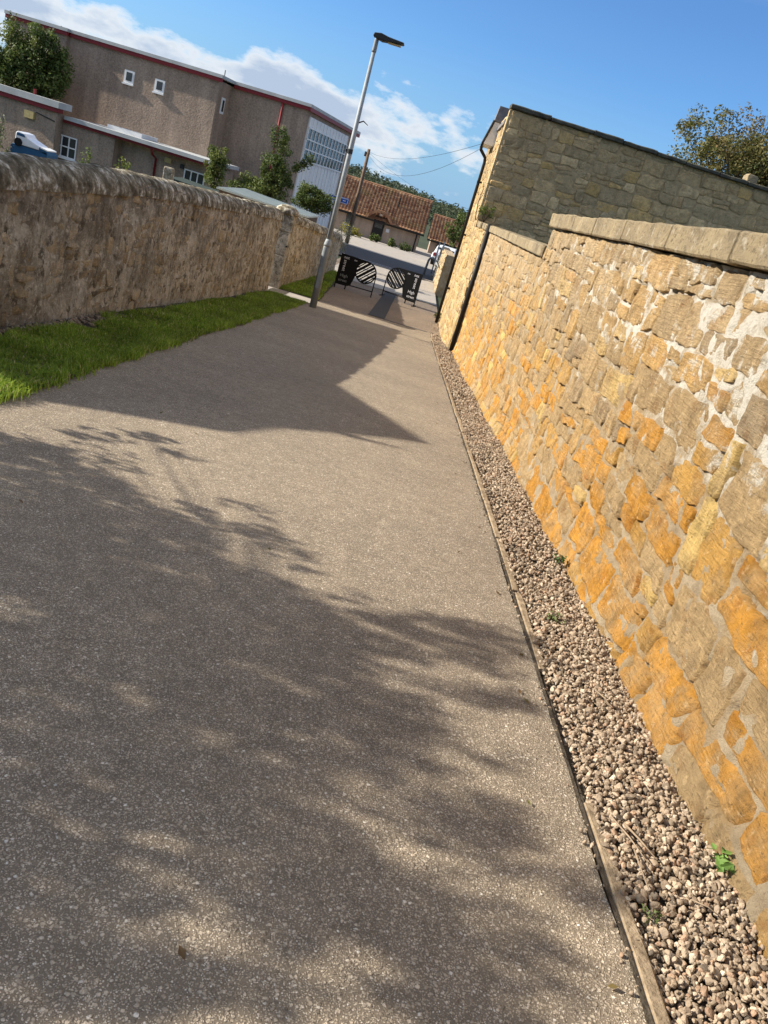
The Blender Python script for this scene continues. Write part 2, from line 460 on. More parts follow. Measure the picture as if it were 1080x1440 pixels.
M_CONC = MT('edging_concrete', 0.95, 0.1)
M_CONC.color(M_CONC.ramp(M_CONC.noise(16, 6, 0.65), [(0.3, (0.15, 0.112, 0.072)), (0.55, (0.31, 0.235, 0.15)), (0.75, (0.42, 0.33, 0.225))]))
M_CONC.bump(M_CONC.noise(60, 5), 0.008); M_CONC = M_CONC.m
_t = MT('pebble', 0.8, 0.3)
_a = _t.attr(); _t.color(_t.mix(1.0, _a, _t.ramp(_t.noise(45, 5, 0.6), [(0.3, (0.72, 0.70, 0.68)), (0.7, (1.15, 1.14, 1.12))]), 'MULTIPLY'))
_t.bump(_t.noise(130, 4), 0.004); M_PEB = _t.m
def m_leaf(name, rough=0.55, trans=0.35):
    t = MT(name, rough, 0.25)
    a = t.attr(); t.color(a)
    tr = t.n.new('ShaderNodeBsdfTranslucent'); t.l.new(a, tr.inputs[0])
    mx = t.n.new('ShaderNodeMixShader'); mx.inputs[0].default_value = trans
    out = t.n['Material Output']
    t.l.new(t.b.outputs[0], mx.inputs[1]); t.l.new(tr.outputs[0], mx.inputs[2]); t.l.new(mx.outputs[0], out.inputs[0])
    return t.m
M_LEAF = m_leaf('leaves')
M_GRASS = m_leaf('grass_blades', 0.6, 0.3)
_t = MT('roof_tiles', 0.85, 0.2)
_v = _t.n.new('ShaderNodeTexVoronoi'); _v.inputs['Scale'].default_value = 1.0; _v.inputs['Randomness'].default_value = 0.3
_t.l.new(_t.mapv(scale=(3.2, 3.2, 3.2)), _v.inputs['Vector'])
_s = _t.n.new('ShaderNodeSeparateColor'); _t.l.new(_v.outputs['Color'], _s.inputs[0])
_c = _t.ramp(_s.outputs[0], [(0.0, (0.19, 0.088, 0.05)), (0.5, (0.29, 0.145, 0.08)), (1.0, (0.40, 0.235, 0.13))])
_c = _t.mix(_t.rng(_t.noise(0.7, 5), 0.55, 0.7, 0, 0.6), _c, (0.22, 0.15, 0.06))
_t.color(_c); M_TILE = _t.m
M_CAR = plain('white_car_paint', (0.78, 0.79, 0.80), 0.25, 0.02, 2, 0.6)
M_TYRE = plain('tyre_rubber', (0.015, 0.015, 0.016), 0.8, 0.1)
M_TEAL = plain('blue_plastic', (0.03, 0.10, 0.20), 0.5, 0.1)
M_CREAM = plain('cream_lamp', (0.45, 0.36, 0.16), 0.5, 0.15, 12)
M_SLATE = plain('slate', (0.18, 0.165, 0.16), 0.8, 0.3, 8)
M_YEL = plain('yellow_plate', (0.55, 0.48, 0.06), 0.5, 0.05)

# ------------------------------------------------------------------ ground profile
YK = np.array([-80, 17, 19.5, 21, 23, 27, 30, 36, 45, 60, 80, 120, 200, 260, 330, 420, 1500.0])
ZK = np.array([-1.5 + 80 * .0834, -1.5 - 17 * .0834, -3.11, -3.23, -3.30, -3.33, -3.36, -3.42, -3.6, -4.0, -4.6, -5.2, -6, -5, -1, 1.5, 1.5])
def zg(y): return np.interp(y, YK, ZK)
def zgf(y): return float(np.interp(y, YK, ZK))

def sheet(name, ys, xl, xr, nx, dz, mat, parent=None, rough=0.0, seed=1, kind='structure', smooth=True):
    """strip draped on the ground between functions xl(y), xr(y)"""
    ys = np.asarray(ys, float)
    t = np.linspace(0, 1, nx)
    XL = np.array([xl(y) for y in ys]); XR = np.array([xr(y) for y in ys])
    X = XL[:, None] * (1 - t) + XR[:, None] * t
    Y = np.repeat(ys[:, None], nx, 1)
    Zz = zg(Y) + dz
    V = np.stack([X, Y, Zz], -1).reshape(-1, 3)
    if rough: V[:, 2] += rough * fbm(V * [1.6, 1.6, 0], seed, 3)
    i = np.arange(len(ys) - 1)[:, None] * nx + np.arange(nx - 1)[None]
    F_ = np.stack([i, i + 1, i + 1 + nx, i + nx], -1).reshape(-1, 4)
    o = put(name, mesh_np(name, V, F_, smooth), mat, parent)
    if kind and parent is None: o['kind'] = kind
    return o

# terrain, one sheet to the horizon
xs = np.concatenate([np.linspace(-900, -60, 14), np.linspace(-50, 50, 41), np.linspace(60, 900, 14)])
ys = np.concatenate([np.linspace(-80, -4, 10), np.linspace(-2, 60, 125), np.linspace(62, 130, 18), np.linspace(140, 460, 33), np.linspace(520, 1500, 8)])
X, Y = np.meshgrid(xs, ys)
Zt = zg(Y) - 0.06
hillk = np.clip((Y - 240) / 160, 0, 1)
hillk = hillk * hillk * (3 - 2 * hillk)
Zt = np.where(Y > 200, -6 + hillk * (6.5 + 5.0 * np.clip(-(X + 10) / 60, -1.3, 1.2) + 1.5 * fbm(np.stack([X.ravel() / 70, Y.ravel() / 70, 0 * X.ravel()], -1), 5, 2).reshape(X.shape)), Zt)
V = np.stack([X, Y, Zt], -1).reshape(-1, 3)
nx = len(xs)
i = np.arange(len(ys) - 1)[:, None] * nx + np.arange(nx - 1)[None]
terrain = put('terrain', mesh_np('terrain', V, np.stack([i, i + 1, i + 1 + nx, i + nx], -1).reshape(-1, 4), True), M_FIELD)
terrain['kind'] = 'structure'
def hill_z(x, y):
    k = np.clip((y - 240) / 160, 0, 1); k = k * k * (3 - 2 * k)
    return -6 + k * (6.5 + 5.0 * np.clip(-(x + 10) / 60, -1.3, 1.2))

rngG = np.random.default_rng(7)
def ledge(y, amp, fr, seed): return amp * float(fbm(np.array([[y * fr, 0.3, 0.7]]), seed, 3)[0])
ysf = np.concatenate([np.linspace(-4, 12, 260), np.linspace(12.1, 22.0, 80)])
path = sheet('path', ysf, lambda y: -2.75, lambda y: 1.045 + ledge(y, 0.018, 2.5, 3), 24, 0.0, M_PATH, rough=0.012, seed=4)
lane = sheet('lane', np.linspace(22.0, 40.0, 60), lambda y: -3.3, lambda y: 1.35, 14, 0.0, M_LANE, rough=0.01, seed=5)
sheet('pale_lit_lane', np.linspace(29.5, 39.7, 30), lambda y: -3.0, lambda y: 1.33, 8, 0.016, M_FORE, rough=0.004, seed=6)  # lane made paler here, sunlight on it put into the colour
trench = sheet('trench_patch', np.linspace(22.1, 29.45, 30), lambda y: -0.78 + 0.02 * (y - 22), lambda y: -0.30 + 0.012 * (y - 22), 3, 0.014, M_TRENCH)
road = sheet('road', np.linspace(40.0, 51.0, 20), lambda y: -40, lambda y: 30, 30, 0.004, M_ROAD)
fore = sheet('forecourt', np.linspace(51.0, 90.0, 40), lambda y: -40, lambda y: 30, 30, 0.0, M_FORE)
sheet('road_marking', np.linspace(41.2, 41.32, 2), lambda y: -3.2, lambda y: -0.9, 12, 0.012, M_LETTER)
sheet('kerb_edge', np.linspace(39.7, 40.0, 3), lambda y: -30, lambda y: 1.3, 20, 0.05, M_FORE)
sheet('kerb_edge', np.linspace(51.0, 51.3, 3), lambda y: -30, lambda y: 1.1, 20, 0.06, M_FORE)
slab = sheet('gate_slab', np.linspace(20.35, 21.75, 6), lambda y: -4.2, lambda y: -2.25, 6, 0.018, M_FORE)
MB().box((-0.35, 22.0, -3.30), (0.95, 22.12, -3.262)).build('drain_channel', M_TRENCH)['kind'] = 'structure'
verge = sheet('verge', ysf[ysf > -3.5], lambda y: -3.45, lambda y: -2.33 + ledge(y, 0.07, 1.6, 8) if y < 20.3 else -3.0, 10, 0.02, M_EARTH, rough=0.02, seed=9)
sheet('far_verge', np.linspace(21.8, 31, 30), lambda y: -3.5, lambda y: -2.2 - 0.02 * (y - 22) + ledge(y, 0.06, 1.6, 8), 6, 0.02, M_EARTH, rough=0.02, seed=9)
gravel_bed = sheet('gravel_bed', np.linspace(-2, 24.8, 240), lambda y: 1.03, lambda y: 1.75, 8, -0.012, M_EARTH, rough=0.015, seed=12)

# edging kerbs, children of the path
rk = random.Random(5)
y = -1.5
while y < 21.5:
    L = 0.9
    if not (2.28 < y + 0.4 < 3.05):
        m = MB()
        n = 7
        a0, a1 = rk.uniform(-0.008, 0.008), rk.uniform(-0.008, 0.008)
        tl = rk.uniform(-0.006, 0.004)
        for q in range(n):
            f = q / (n - 1)
            yy = y + 0.006 + (L - 0.012) * f
            xc = 1.075 + a0 * (1 - f) + a1 * f + rk.uniform(-0.003, 0.003)
            zt = zgf(yy) + 0.012 + tl + rk.uniform(-0.003, 0.003)
            hw = 0.024 + rk.uniform(-0.003, 0.003)
            m.v += [(xc - hw, yy, zt - 0.09), (xc - hw, yy, zt - 0.008), (xc - hw + 0.009, yy, zt), (xc + hw - 0.009, yy, zt), (xc + hw, yy, zt - 0.008), (xc + hw, yy, zt - 0.09)]
        for q in range(n - 1):
            b = q * 6
            m.f += [(b + k, b + 6 + k, b + 7 + k, b + 1 + k) for k in range(5)]
        m.f += [(0, 1, 2, 3, 4, 5), tuple((n - 1) * 6 + k for k in (5, 4, 3, 2, 1, 0))]
        put('kerb', m.mesh('kerb'), M_CONC, path)
    y += L

# ------------------------------------------------------------------ rubble walls
def layout(u0, u1, v0, v1, rh, wd, rng, split=0.2, blk=(1.0, 2.2)):
    out = []
    u = u0
    sl = 0.0
    while u < u1:
        ue = min(u + rng.uniform(*blk), u1)
        if u1 - ue < 0.5: ue = u1
        sl2 = rng.uniform(-0.06, 0.06) if ue < u1 else 0.0
        v = v0
        rows = []
        while v < v1 - 0.02:
            h = rng.uniform(*rh)
            if v1 - (v + h) < rh[0] * 0.7: h = v1 - v
            rows.append((v, v + h)); v += h
        ph = rng.uniform(0, 9)
        def wav(uu, vv):
            if vv <= v0 + 1e-6 or vv >= v1 - 1e-6: return vv
            return vv + 0.022 * math.sin(uu * 2.3 + ph + vv * 3) + 0.012 * math.sin(uu * 6.1 + vv * 7)
        for (a, b) in rows:
            edges = [u]
            while True:
                wdt = rng.uniform(*wd) * (0.75 + 0.5 * min(1, (b - a) / rh[1]))
                if edges[-1] + wdt > ue - wd[0] * 0.6: break
                edges.append(edges[-1] + wdt)
            edges.append(ue)
            jt = [(rng.uniform(-0.035, 0.035), rng.uniform(-0.035, 0.035)) for _ in edges]
            jt[0] = (sl * ((a + b) / 2 - v0), sl * ((a + b) / 2 - v0)); jt[-1] = (sl2 * ((a + b) / 2 - v0),) * 2
            if u == u0: jt[0] = (0, 0)
            if ue == u1: jt[-1] = (0, 0)
            for k in range(len(edges) - 1):
                bl = (edges[k] + jt[k][0], wav(edges[k], a)); br = (edges[k + 1] + jt[k + 1][0], wav(edges[k + 1], a))
                tl_ = (edges[k] + jt[k][1], wav(edges[k], b)); tr_ = (edges[k + 1] + jt[k + 1][1], wav(edges[k + 1], b))
                if rng.random() < split and (b - a) > rh[0] * 1.4:
                    f = rng.uniform(0.35, 0.65); g_ = min(0.8, max(0.2, f + rng.uniform(-0.12, 0.12)))
                    ml = (bl[0] * (1 - f) + tl_[0] * f, bl[1] * (1 - f) + tl_[1] * f)
                    mr = (br[0] * (1 - g_) + tr_[0] * g_, br[1] * (1 - g_) + tr_[1] * g_)
                    out.append((bl, br, mr, ml)); out.append((ml, mr, tr_, tl_))
                else:
                    out.append((bl, br, tr_, tl_))
        u = ue; sl = sl2
    return out

def stone_geo(q, rng, n=8, m=7, gap=0.014, proud=(0.018, 0.045), rough=0.014, seed=0, tilt=0.012, nf=9, rnd=0.55, edge=-0.05, warp=0.008):
    (bl, br, tr_, tl_) = [np.array(p) for p in q]
    def axis(k):
        inner = np.linspace(-0.86, 0.86, k - 4)
        return np.concatenate([[-1, -0.955], inner, [0.955, 1]])
    s, t = np.meshgrid(axis(n), axis(m))
    s, t = s.ravel(), t.ravel()
    k = rng.uniform(0.6, 1.2) * rnd
    ss = s * np.sqrt(np.maximum(0.05, 1 - k * t ** 2 / 2 * np.abs(s) ** 2)); tt = t * np.sqrt(np.maximum(0.05, 1 - k * s ** 2 / 2 * np.abs(t) ** 2))
    W = (np.linalg.norm(br - bl) + np.linalg.norm(tr_ - tl_)) / 2; H = (np.linalg.norm(tl_ - bl) + np.linalg.norm(tr_ - br)) / 2
    g1 = max(0.4, 1 - 2 * gap * rng.uniform(0.6, 1.7) / max(W, 0.05)); g2 = max(0.4, 1 - 2 * gap * rng.uniform(0.6, 1.7) / max(H, 0.05))
    a = (ss * g1 + 1) / 2; b = (tt * g2 + 1) / 2
    UV = ((1 - a) * (1 - b))[:, None] * bl + (a * (1 - b))[:, None] * br + (a * b)[:, None] * tr_ + ((1 - a) * b)[:, None] * tl_
    P3 = np.stack([UV[:, 0], UV[:, 1], np.full(len(UV), seed * 3.7)], -1)
    UV = UV + warp * np.stack([fbm(P3 * 8, 31, 3), fbm(P3 * 8, 57, 3)], -1) * (0.3 + np.maximum(abs(s), abs(t)))[:, None] ** 2
    pr = rng.uniform(*proud)
    e = np.maximum(np.abs(s), np.abs(t))
    prof = np.where(e > 0.985, edge, pr - 0.003 * (e > 0.9))
    prof = prof + np.where(e > 0.985, 0, rough * fbm(P3 * nf, 77, 3) + tilt * rng.uniform(-1, 1) * s + tilt * rng.uniform(-1, 1) * t)
    i = np.arange(m - 1)[:, None] * n + np.arange(n - 1)[None]
    F_ = np.stack([i, i + 1, i + 1 + n, i + n], -1).reshape(-1, 4)
    return UV, prof, F_

def shade_of(r_, lo, hi, choices):
    b = r_.choice(choices); k = r_.uniform(lo, hi)
    return [x * k for x in b]
def rubble(parent, quads, tomap, pal, rng, mat, maxparts=300, keep=None, score=None, flip=False, **kw):
    items = []
    for k, q in enumerate(quads):
        c = np.mean([np.array(p) for p in q], 0)
        if keep and not keep(c): continue
        items.append((score(q, c) if score else 0, k, q, c))
    items.sort(key=lambda it: -it[0])
    restV, restF, restC, off = [], [], [], 0
    for idx, (sc_, k, q, c) in enumerate(items):
        big = idx < maxparts
        kk = dict(kw)
        if not big: kk['n'] = 7; kk['m'] = 6
        UV, d, F_ = stone_geo(q, rng, seed=k, **kk)
        V = tomap(UV[:, 0], UV[:, 1], d)
        if flip: F_ = F_[:, ::-1]
        col = np.array(pal(c, rng))
        colv = np.repeat(col[None], len(V), 0)
        if big:
            put('stone', mesh_np('stone', V, F_, True, colv), mat, parent)
        else:
            restV.append(V); restF.append(F_ + off); restC.append(colv); off += len(V)
    if restV:
        o = put('far_stones', mesh_np('far_stones', np.concatenate(restV), np.concatenate(restF), True, np.concatenate(restC)), mat, parent)
        o['kind'] = 'stuff'

def mortar_grid(name, us, vs, tomap, depth, mat, parent, flip=False):
    U, Vv = np.meshgrid(us, vs)
    u, v = U.ravel(), Vv.ravel()
    P = tomap(u, v, depth(u, v))
    n = len(us)
    i = np.arange(len(vs) - 1)[:, None] * n + np.arange(n - 1)[None]
    F_ = np.stack([i, i + 1, i + 1 + n, i + n], -1).reshape(-1, 4)
    if flip: F_ = F_[:, ::-1]
    return put(name, mesh_np(name, P, F_, True), mat, parent)

def slab_stone(a, b, rng, mat, parent, name='coping_stone', amp=0.012, nu=7, seed=0, arr=None, cham=0.02):
    """rough stone block between corners a,b (axis aligned in the frame arr), surface displaced"""
    a = np.array(a, float); b = np.array(b, float)
    L = b - a
    ax = int(np.argmax(L))
    oth = [k for k in range(3) if k != ax]
    prof = []
    c0, c1 = a[oth[0]], b[oth[0]]; d0, d1 = a[oth[1]], b[oth[1]]
    ch = cham
    ring = [(c0 + ch, d0), ((c0 + c1) / 2, d0), (c1 - ch, d0), (c1, d0 + ch), (c1, (d0 + d1) / 2), (c1, d1 - ch), (c1 - ch, d1), ((c0 + c1) / 2, d1), (c0 + ch, d1), (c0, d1 - ch), (c0, (d0 + d1) / 2), (c0, d0 + ch)]
    nr = len(ring)
    V = []
    cen = ((c0 + c1) / 2, (d0 + d1) / 2)
    ts = np.concatenate([[0.0], np.linspace(0.012, 0.988, nu), [1.0]])
    for k, t in enumerate(ts):
        sc_ = 0.90 if k in (0, len(ts) - 1) else 1.0
        for (p, q) in ring:
            w_ = [0, 0, 0]; w_[ax] = a[ax] + L[ax] * t; w_[oth[0]] = cen[0] + (p - cen[0]) * sc_; w_[oth[1]] = cen[1] + (q - cen[1]) * sc_
            V.append(w_)
    V = np.array(V)
    V = V + amp * np.stack([fbm(V * 5 + 3 * j + seed * 1.3, 5 + j, 3) for j in range(3)], -1)
    if arr is not None: V = arr(V)
    nt = len(ts)
    F4 = np.array([(k * nr + j, k * nr + (j + 1) % nr, (k + 1) * nr + (j + 1) % nr, (k + 1) * nr + j) for k in range(nt - 1) for j in range(nr)])
    caps = np.array([list(range(nr - 1, -1, -1)), list(range((nt - 1) * nr, nt * nr))])
    me = mesh_np(name, V, [F4, caps], False)
    return put(name, me, mat, parent)

# ---- right wall
XW = 1.57
rw = thing('stone_wall', (XW + 0.2, 9, zgf(9)), 'long golden sandstone rubble wall with pale lime pointing beside the gravel strip', 'wall')
def mapR(u, v, d):
    # gentle bulge and lean, so the face is not a perfect plane
    P = np.stack([np.full_like(u, XW), u, v], -1)
    w_ = 0.035 * fbm(np.stack([u * 0.5, v * 0.7, 0 * u], -1), 91, 2)
    foot = 0.05 * np.clip((zg(u) + 0.45 - v) / 0.45, 0, 1) ** 2
    P[:, 0] = XW - (d + w_) - foot
    return P
rs = random.Random(11)
def depR(u, v):
    P = np.stack([u, v, 0 * u], -1)
    reg = np.clip((9.0 - u) / 6, 0, 1) * np.clip((v + 1.1) / 0.7, 0, 1)
    pit = np.clip(fbm(P * 9, 66, 3) - 0.22, 0, 1)
    return 0.0 + 0.012 * fbm(P * 2.2, 3, 3) + 0.018 * fbm(P * 8, 8, 3) + 0.010 * fbm(P * 30, 18, 2) - 0.22 * pit + 0.002 * np.clip((7.5 - u) / 3.5, 0, 1) * np.clip((zg(u) + 1.35 - v) / 0.7, 0, 1) + 0.007 * reg * np.clip(fbm(P * 1.7, 44, 2) + 0.2, 0, 1) * 2
def palR(c, rng):
    u, v = c
    hgt = (v - zgf(u)) / 2.4
    r_ = rng.random() + 0.55 * (hgt - 0.5) + (0.12 if u < 5 and hgt > 0.6 else 0)
    if r_ < 0.17: b = (0.43, 0.205, 0.035)
    elif r_ < 0.45: b = (0.40, 0.225, 0.06)
    elif r_ < 0.55: b = (0.47, 0.32, 0.115)
    elif r_ < 0.86: b = (0.33, 0.225, 0.11)
    else: b = (0.25, 0.185, 0.11)
    f_ = min(0.8, max(0.0, (hgt - 0.45) * 1.6))
    b = tuple((1 - f_) * x + f_ * y_ for x, y_ in zip(b, (0.38, 0.285, 0.17)))
    k = rng.uniform(0.85, 1.12) * 1.36
    return [x * k for x in b]
def scoreR(q, c):
    A = abs((q[2][0] - q[0][0]) * (q[2][1] - q[0][1]))
    d2 = 1.5 ** 2 + c[0] ** 2 + c[1] ** 2
    vis = 1 if c[0] > 1.3 else 0.02
    return vis * A * 1.57 / d2 ** 1.5
TOP1, TOP2, YSTEP, YJ = 0.125, -0.235, 10.15, 18.85
q1 = layout(0.2, YSTEP, -2.75, TOP1, (0.12, 0.30), (0.18, 0.56), rs, 0.3)
q2 = layout(YSTEP, YJ, -3.3, TOP2, (0.13, 0.27), (0.2, 0.48), rs, 0.22)
keepR = lambda c: c[1] > zgf(c[0]) - 0.12
rubble(rw, q1 + q2, mapR, palR, rs, M_STONE, 300, keepR, scoreR, flip=False, n=14, m=12, gap=0.008, proud=(0.007, 0.021), rough=0.019, nf=13, edge=-0.03, rnd=0.26, warp=0.024, tilt=0.007)
us = np.concatenate([np.arange(0.2, 4, 0.017), np.arange(4, YSTEP, 0.03), [YSTEP]])
mortar_grid('mortar', us, np.arange(-2.8, TOP1 + 0.01, 0.022), mapR, depR, M_MORTAR, rw)
us = np.concatenate([np.arange(YSTEP, YJ, 0.04), [YJ]])
mortar_grid('mortar', us, np.arange(-3.4, TOP2 + 0.005, 0.035), mapR, depR, M_MORTAR, rw)
MB().box((XW + 0.06, 0.2, -3.4), (XW + 0.42, YSTEP - 0.03, TOP1)).build('wall_core', M_MORTAR, rw)
MB().box((XW + 0.06, YSTEP - 0.03, -3.6), (XW + 0.40, YJ, TOP2)).build('wall_core', M_MORTAR, rw)
# end face of the high part: a few quoin stones
rq = random.Random(3)
zq = TOP2
while zq < TOP1 - 0.05:
    h = min(rq.uniform(0.14, 0.2), TOP1 - zq)
    slab_stone((XW - 0.012, YSTEP - 0.3, zq + 0.006), (XW + 0.42, YSTEP + 0.015, zq + h - 0.006), rq, M_COPE, rw, 'quoin', 0.014, 6, zq * 10)
    zq += h
y = 0.2; k = 0
while y < YSTEP:
    L = rq.uniform(0.85, 1.25)
    if YSTEP + 0.04 - (y + L) < 0.5: L = YSTEP + 0.04 - y
    slab_stone((XW - 0.075, y + 0.004, TOP1 + 0.012 + rq.uniform(-.004, .004)), (XW + 0.5, y + L - 0.004, TOP1 + 0.165 + rq.uniform(-.006, .006)), rq, M_COPE, rw, amp=0.009, nu=16, seed=k, cham=0.012)
    y += L; k += 1
y = YSTEP + 0.02
while y < YJ - 0.1:
    L = rq.uniform(0.9, 1.5)
    if YJ - (y + L) < 0.6: L = YJ - y
    slab_stone((XW - 0.06, y + 0.004, TOP2 + 0.01), (XW + 0.46, y + L - 0.004, TOP2 + 0.15 + rq.uniform(-.005, .005)), rq, M_COPE, rw, amp=0.009, nu=12, seed=k + 50, cham=0.012)
    y += L; k += 1

# ---- cottage and the piece of wall in front of it
YG, XC = 21.5, 1.34
cot = thing('stone_cottage', (5, 25, zgf(24)), 'flat topped stone cottage with a shaded grey gable behind the golden wall', 'cottage')
def mapC(u, v, d): return np.stack([XC + 0.02 - d, u, v], -1)
# side wall facing the path (sunlit)
uC = np.arange(19.0, 27.01, 0.05)
def depC(u, v):
    P = np.stack([u, v, 0 * u], -1)
    return 0.012 * fbm(P * 2.2, 61, 3) + 0.012 * fbm(P * 8, 63, 3)
mortar_grid('side_wall', np.arange(YG, 27.01, 0.05), np.arange(-3.5, 2.6, 0.06), mapC, depC, M_COTT, cot)
def mapS(u, v, d): return np.stack([1.51 - 0.065 * (u - 19.0) - d, u, v], -1)
mortar_grid('low_side_wall', np.arange(19.02, YG + 0.03, 0.05), np.arange(-3.4, TOP2 + 0.01, 0.05), mapS, depC, M_COTT, cot)
MB().box((1.55, 19.06, -3.5), (XC + 0.6, YG, TOP2)).build('low_wall_core', M_COTT, cot)
MB().tube([(1.50, 18.93, -3.2), (1.50, 18.93, TOP2 + 0.17)], 0.052, 10).build('joint_tube', M_PIPE, cot, True)  # dark tube added for the black line at the wall joint
slab_stone((1.43, 19.0, TOP2 + 0.01), (XC + 0.6, 20.3, TOP2 + 0.15), rq, M_COPE, cot, amp=0.014, nu=8, seed=3)
slab_stone((1.37, 20.31, TOP2 + 0.01), (XC + 0.6, YG - 0.06, TOP2 + 0.15), rq, M_COPE, cot, amp=0.014, nu=8, seed=7)
palC = lambda c, r_: shade_of(r_, 0.85, 1.12, [(0.56, 0.40, 0.19), (0.62, 0.46, 0.24), (0.50, 0.33, 0.13), (0.44, 0.33, 0.19)])
rC = random.Random(17)
rubble(cot, layout(19.06, YG, -3.4, TOP2, (0.13, 0.27), (0.2, 0.5), rC, 0.2), mapS, palC, rC, M_STONE, 0, gap=0.004, proud=(0.008, 0.022), rough=0.018, edge=-0.03, rnd=0.25, warp=0.03)
rubble(cot, layout(YG + 0.3, 26.9, -3.4, 2.3, (0.15, 0.3), (0.25, 0.55), rC, 0.2), mapC, palC, rC, M_STONE, 0, gap=0.004, proud=(0.008, 0.022), rough=0.018, edge=-0.03, rnd=0.25, warp=0.03)
# gable wall facing the camera
TG = 2.60
def mapG(u, v, d): return np.stack([u, YG - d, v], -1)
rg = random.Random(21)
qg = layout(XC + 0.03, 10.6, -0.55, TG, (0.13, 0.36), (0.2, 0.56), rg, 0.25, (0.9, 1.8))
def palG(c, rng):
    b = rng.choice([(0.60, 0.43, 0.22), (0.68, 0.49, 0.25), (0.84, 0.62, 0.33), (0.46, 0.345, 0.19), (0.72, 0.48, 0.19), (0.54, 0.41, 0.23)])
    k = rng.uniform(0.85, 1.15)
    return [x * k for x in b]
rubble(cot, qg, mapG, palG, rg, M_STONE_G, 300, lambda c: True, lambda q, c: abs((q[2][0] - q[0][0]) * (q[2][1] - q[0][1])) / (c[0] + 2), n=9, m=8, gap=0.005, proud=(0.004, 0.022), rough=0.022, edge=-0.03, rnd=0.3, warp=0.034, tilt=0.008)
mortar_grid('gable_mortar', np.arange(XC + 0.01, 10.62, 0.045), np.arange(-0.6, TG + 0.01, 0.045), mapG, lambda u, v: -0.004 + 0.020 * fbm(np.stack([u, v, 0 * u], -1) * 5, 71, 3), M_MORTAR_G, cot)
MB().box((XC + 0.06, YG + 0.05, -3.6), (10.6, YG + 0.45, TG)).build('gable_core', M_MORTAR_G, cot)
x = XC - 0.03; k = 0
while x < 10.5:
    L = rg.uniform(0.7, 1.2)
    slab_stone((x + 0.004, YG - 0.10, TG + 0.005 - 0.012 * max(0, x - 2)), (x + L - 0.004, YG + 0.5, TG + 0.10 - 0.012 * max(0, x - 2) + rg.uniform(-.012, .02)), rg, M_COPED, cot, 'gable_coping', 0.014, 7, k)
    x += L; k += 1
# pale dressed quoins on the lit corner
zq = TOP2 + 0.2; k = 0
while zq < TG - 0.05:
    h = min(rg.uniform(0.24, 0.36), TG - zq)
    d = 0.42 if k % 2 else 0.26
    slab_stone((XC - 0.022, YG - 0.012, zq + 0.004), (XC + (0.26 if k % 2 else 0.4), YG + d, zq + h - 0.004), rg, M_COTT, cot, 'quoin', 0.006, 5, k, cham=0.01)
    zq += h; k += 1
# roof verge, gutter and down pipe on the path side
V8 = lambda pts: [tuple(p) for p in pts]
ve = MB(); ve.prism([(1.50, 2.92), (1.20, 2.92), (1.16, 2.52), (1.46, 2.50)], lambda u, v, w_: (u, 24.2 + 0.5 * w_, v)); ve.build('slate_verge', M_SLATE, cot)
ve = MB(); ve.prism([(1.42, 2.50), (1.17, 2.50), (1.05, 1.90), (1.34, 1.90)], lambda u, v, w_: (u, 24.22 + 1.4 * w_, v)); ve.build('fascia_box', M_WHITE, cot)
ve = MB(); ve.tube([(1.16, 24.15, 2.53), (1.02, 24.25, 1.93), (1.02, 24.4, 1.80)], 0.035, 8); ve.build('gutter', M_PIPE, cot)
ve = MB(); ve.tube([(1.02, 24.4, 1.82), (1.04, 24.45, 1.74), (1.22, 24.5, 1.58), (1.245, 24.5, 1.45), (1.245, 24.6, zgf(24.6) + 0.03)], 0.045, 10); dp = ve.build('down_pipe', M_PIPE, cot, True)
for zb in (0.9, -0.6, -2.2):
    MB().box((1.2, 24.44, zb), (1.36, 24.66, zb + 0.05)).build('pipe_bracket', M_PIPE, cot)
MB().box((1.36, 21.95, -3.6), (9.5, 26.98, 2.3)).build('cottage_core', M_COTT, cot)
rf = MB(); rf.prism([(1.3, 2.3), (9.6, 2.3), (9.6, 2.4), (5.4, 2.5), (1.3, 2.4)], lambda u, v, w_: (u, 21.98 + 5.0 * w_, v)); rf.build('roof', M_SLATE, cot)
# chimney pot and far white coping pieces beyond the gable
cp = thing('roof_finial', (2.98, 22.2, 2.50), 'small white finial standing on the dark gable coping', 'finial')
MB().lathe((2.98, 22.2, 2.50), [(0.12, 0), (0.12, 0.06), (0.055, 0.09), (0.06, 0.14), (0.045, 0.2), (0.06, 0.23), (0.02, 0.27)], 10).build('finial', M_WHITE, cp)
gl = thing('glazed_lean_to', (9.2, 24, 2.0), 'pale lean-to roof just beyond the low end of the shaded gable coping', 'roof')
MB().prism([(6.9, 2.55), (10.8, 2.75), (10.8, 2.86), (6.9, 2.66)], lambda u, v, w_: (u, 25.0 + 1.6 * w_, v + 0.25 * w_)).build('sheet', M_PANEL, gl)
MB().box((6.9, 25.1, 2.2), (10.8, 26.4, 2.56)).build('lean_to_wall', M_COTT, gl)
for kx, (xx, hh) in enumerate(((7.55, 0.32), (8.35, 0.36), (8.95, 0.42))):
    s_ = slab_stone((xx, 21.55, 2.5), (xx + 0.28, 21.9, 2.5 + hh), rg, M_COPE, None, 'parapet_stone', 0.03, 5, kx, cham=0.04)
    tag(s_, ['leftmost rough golden stone set on the gable coping', 'middle rough golden stone set on the gable coping', 'rightmost rough golden stone set on the gable coping'][kx], 'stone', 'stones on the gable coping')

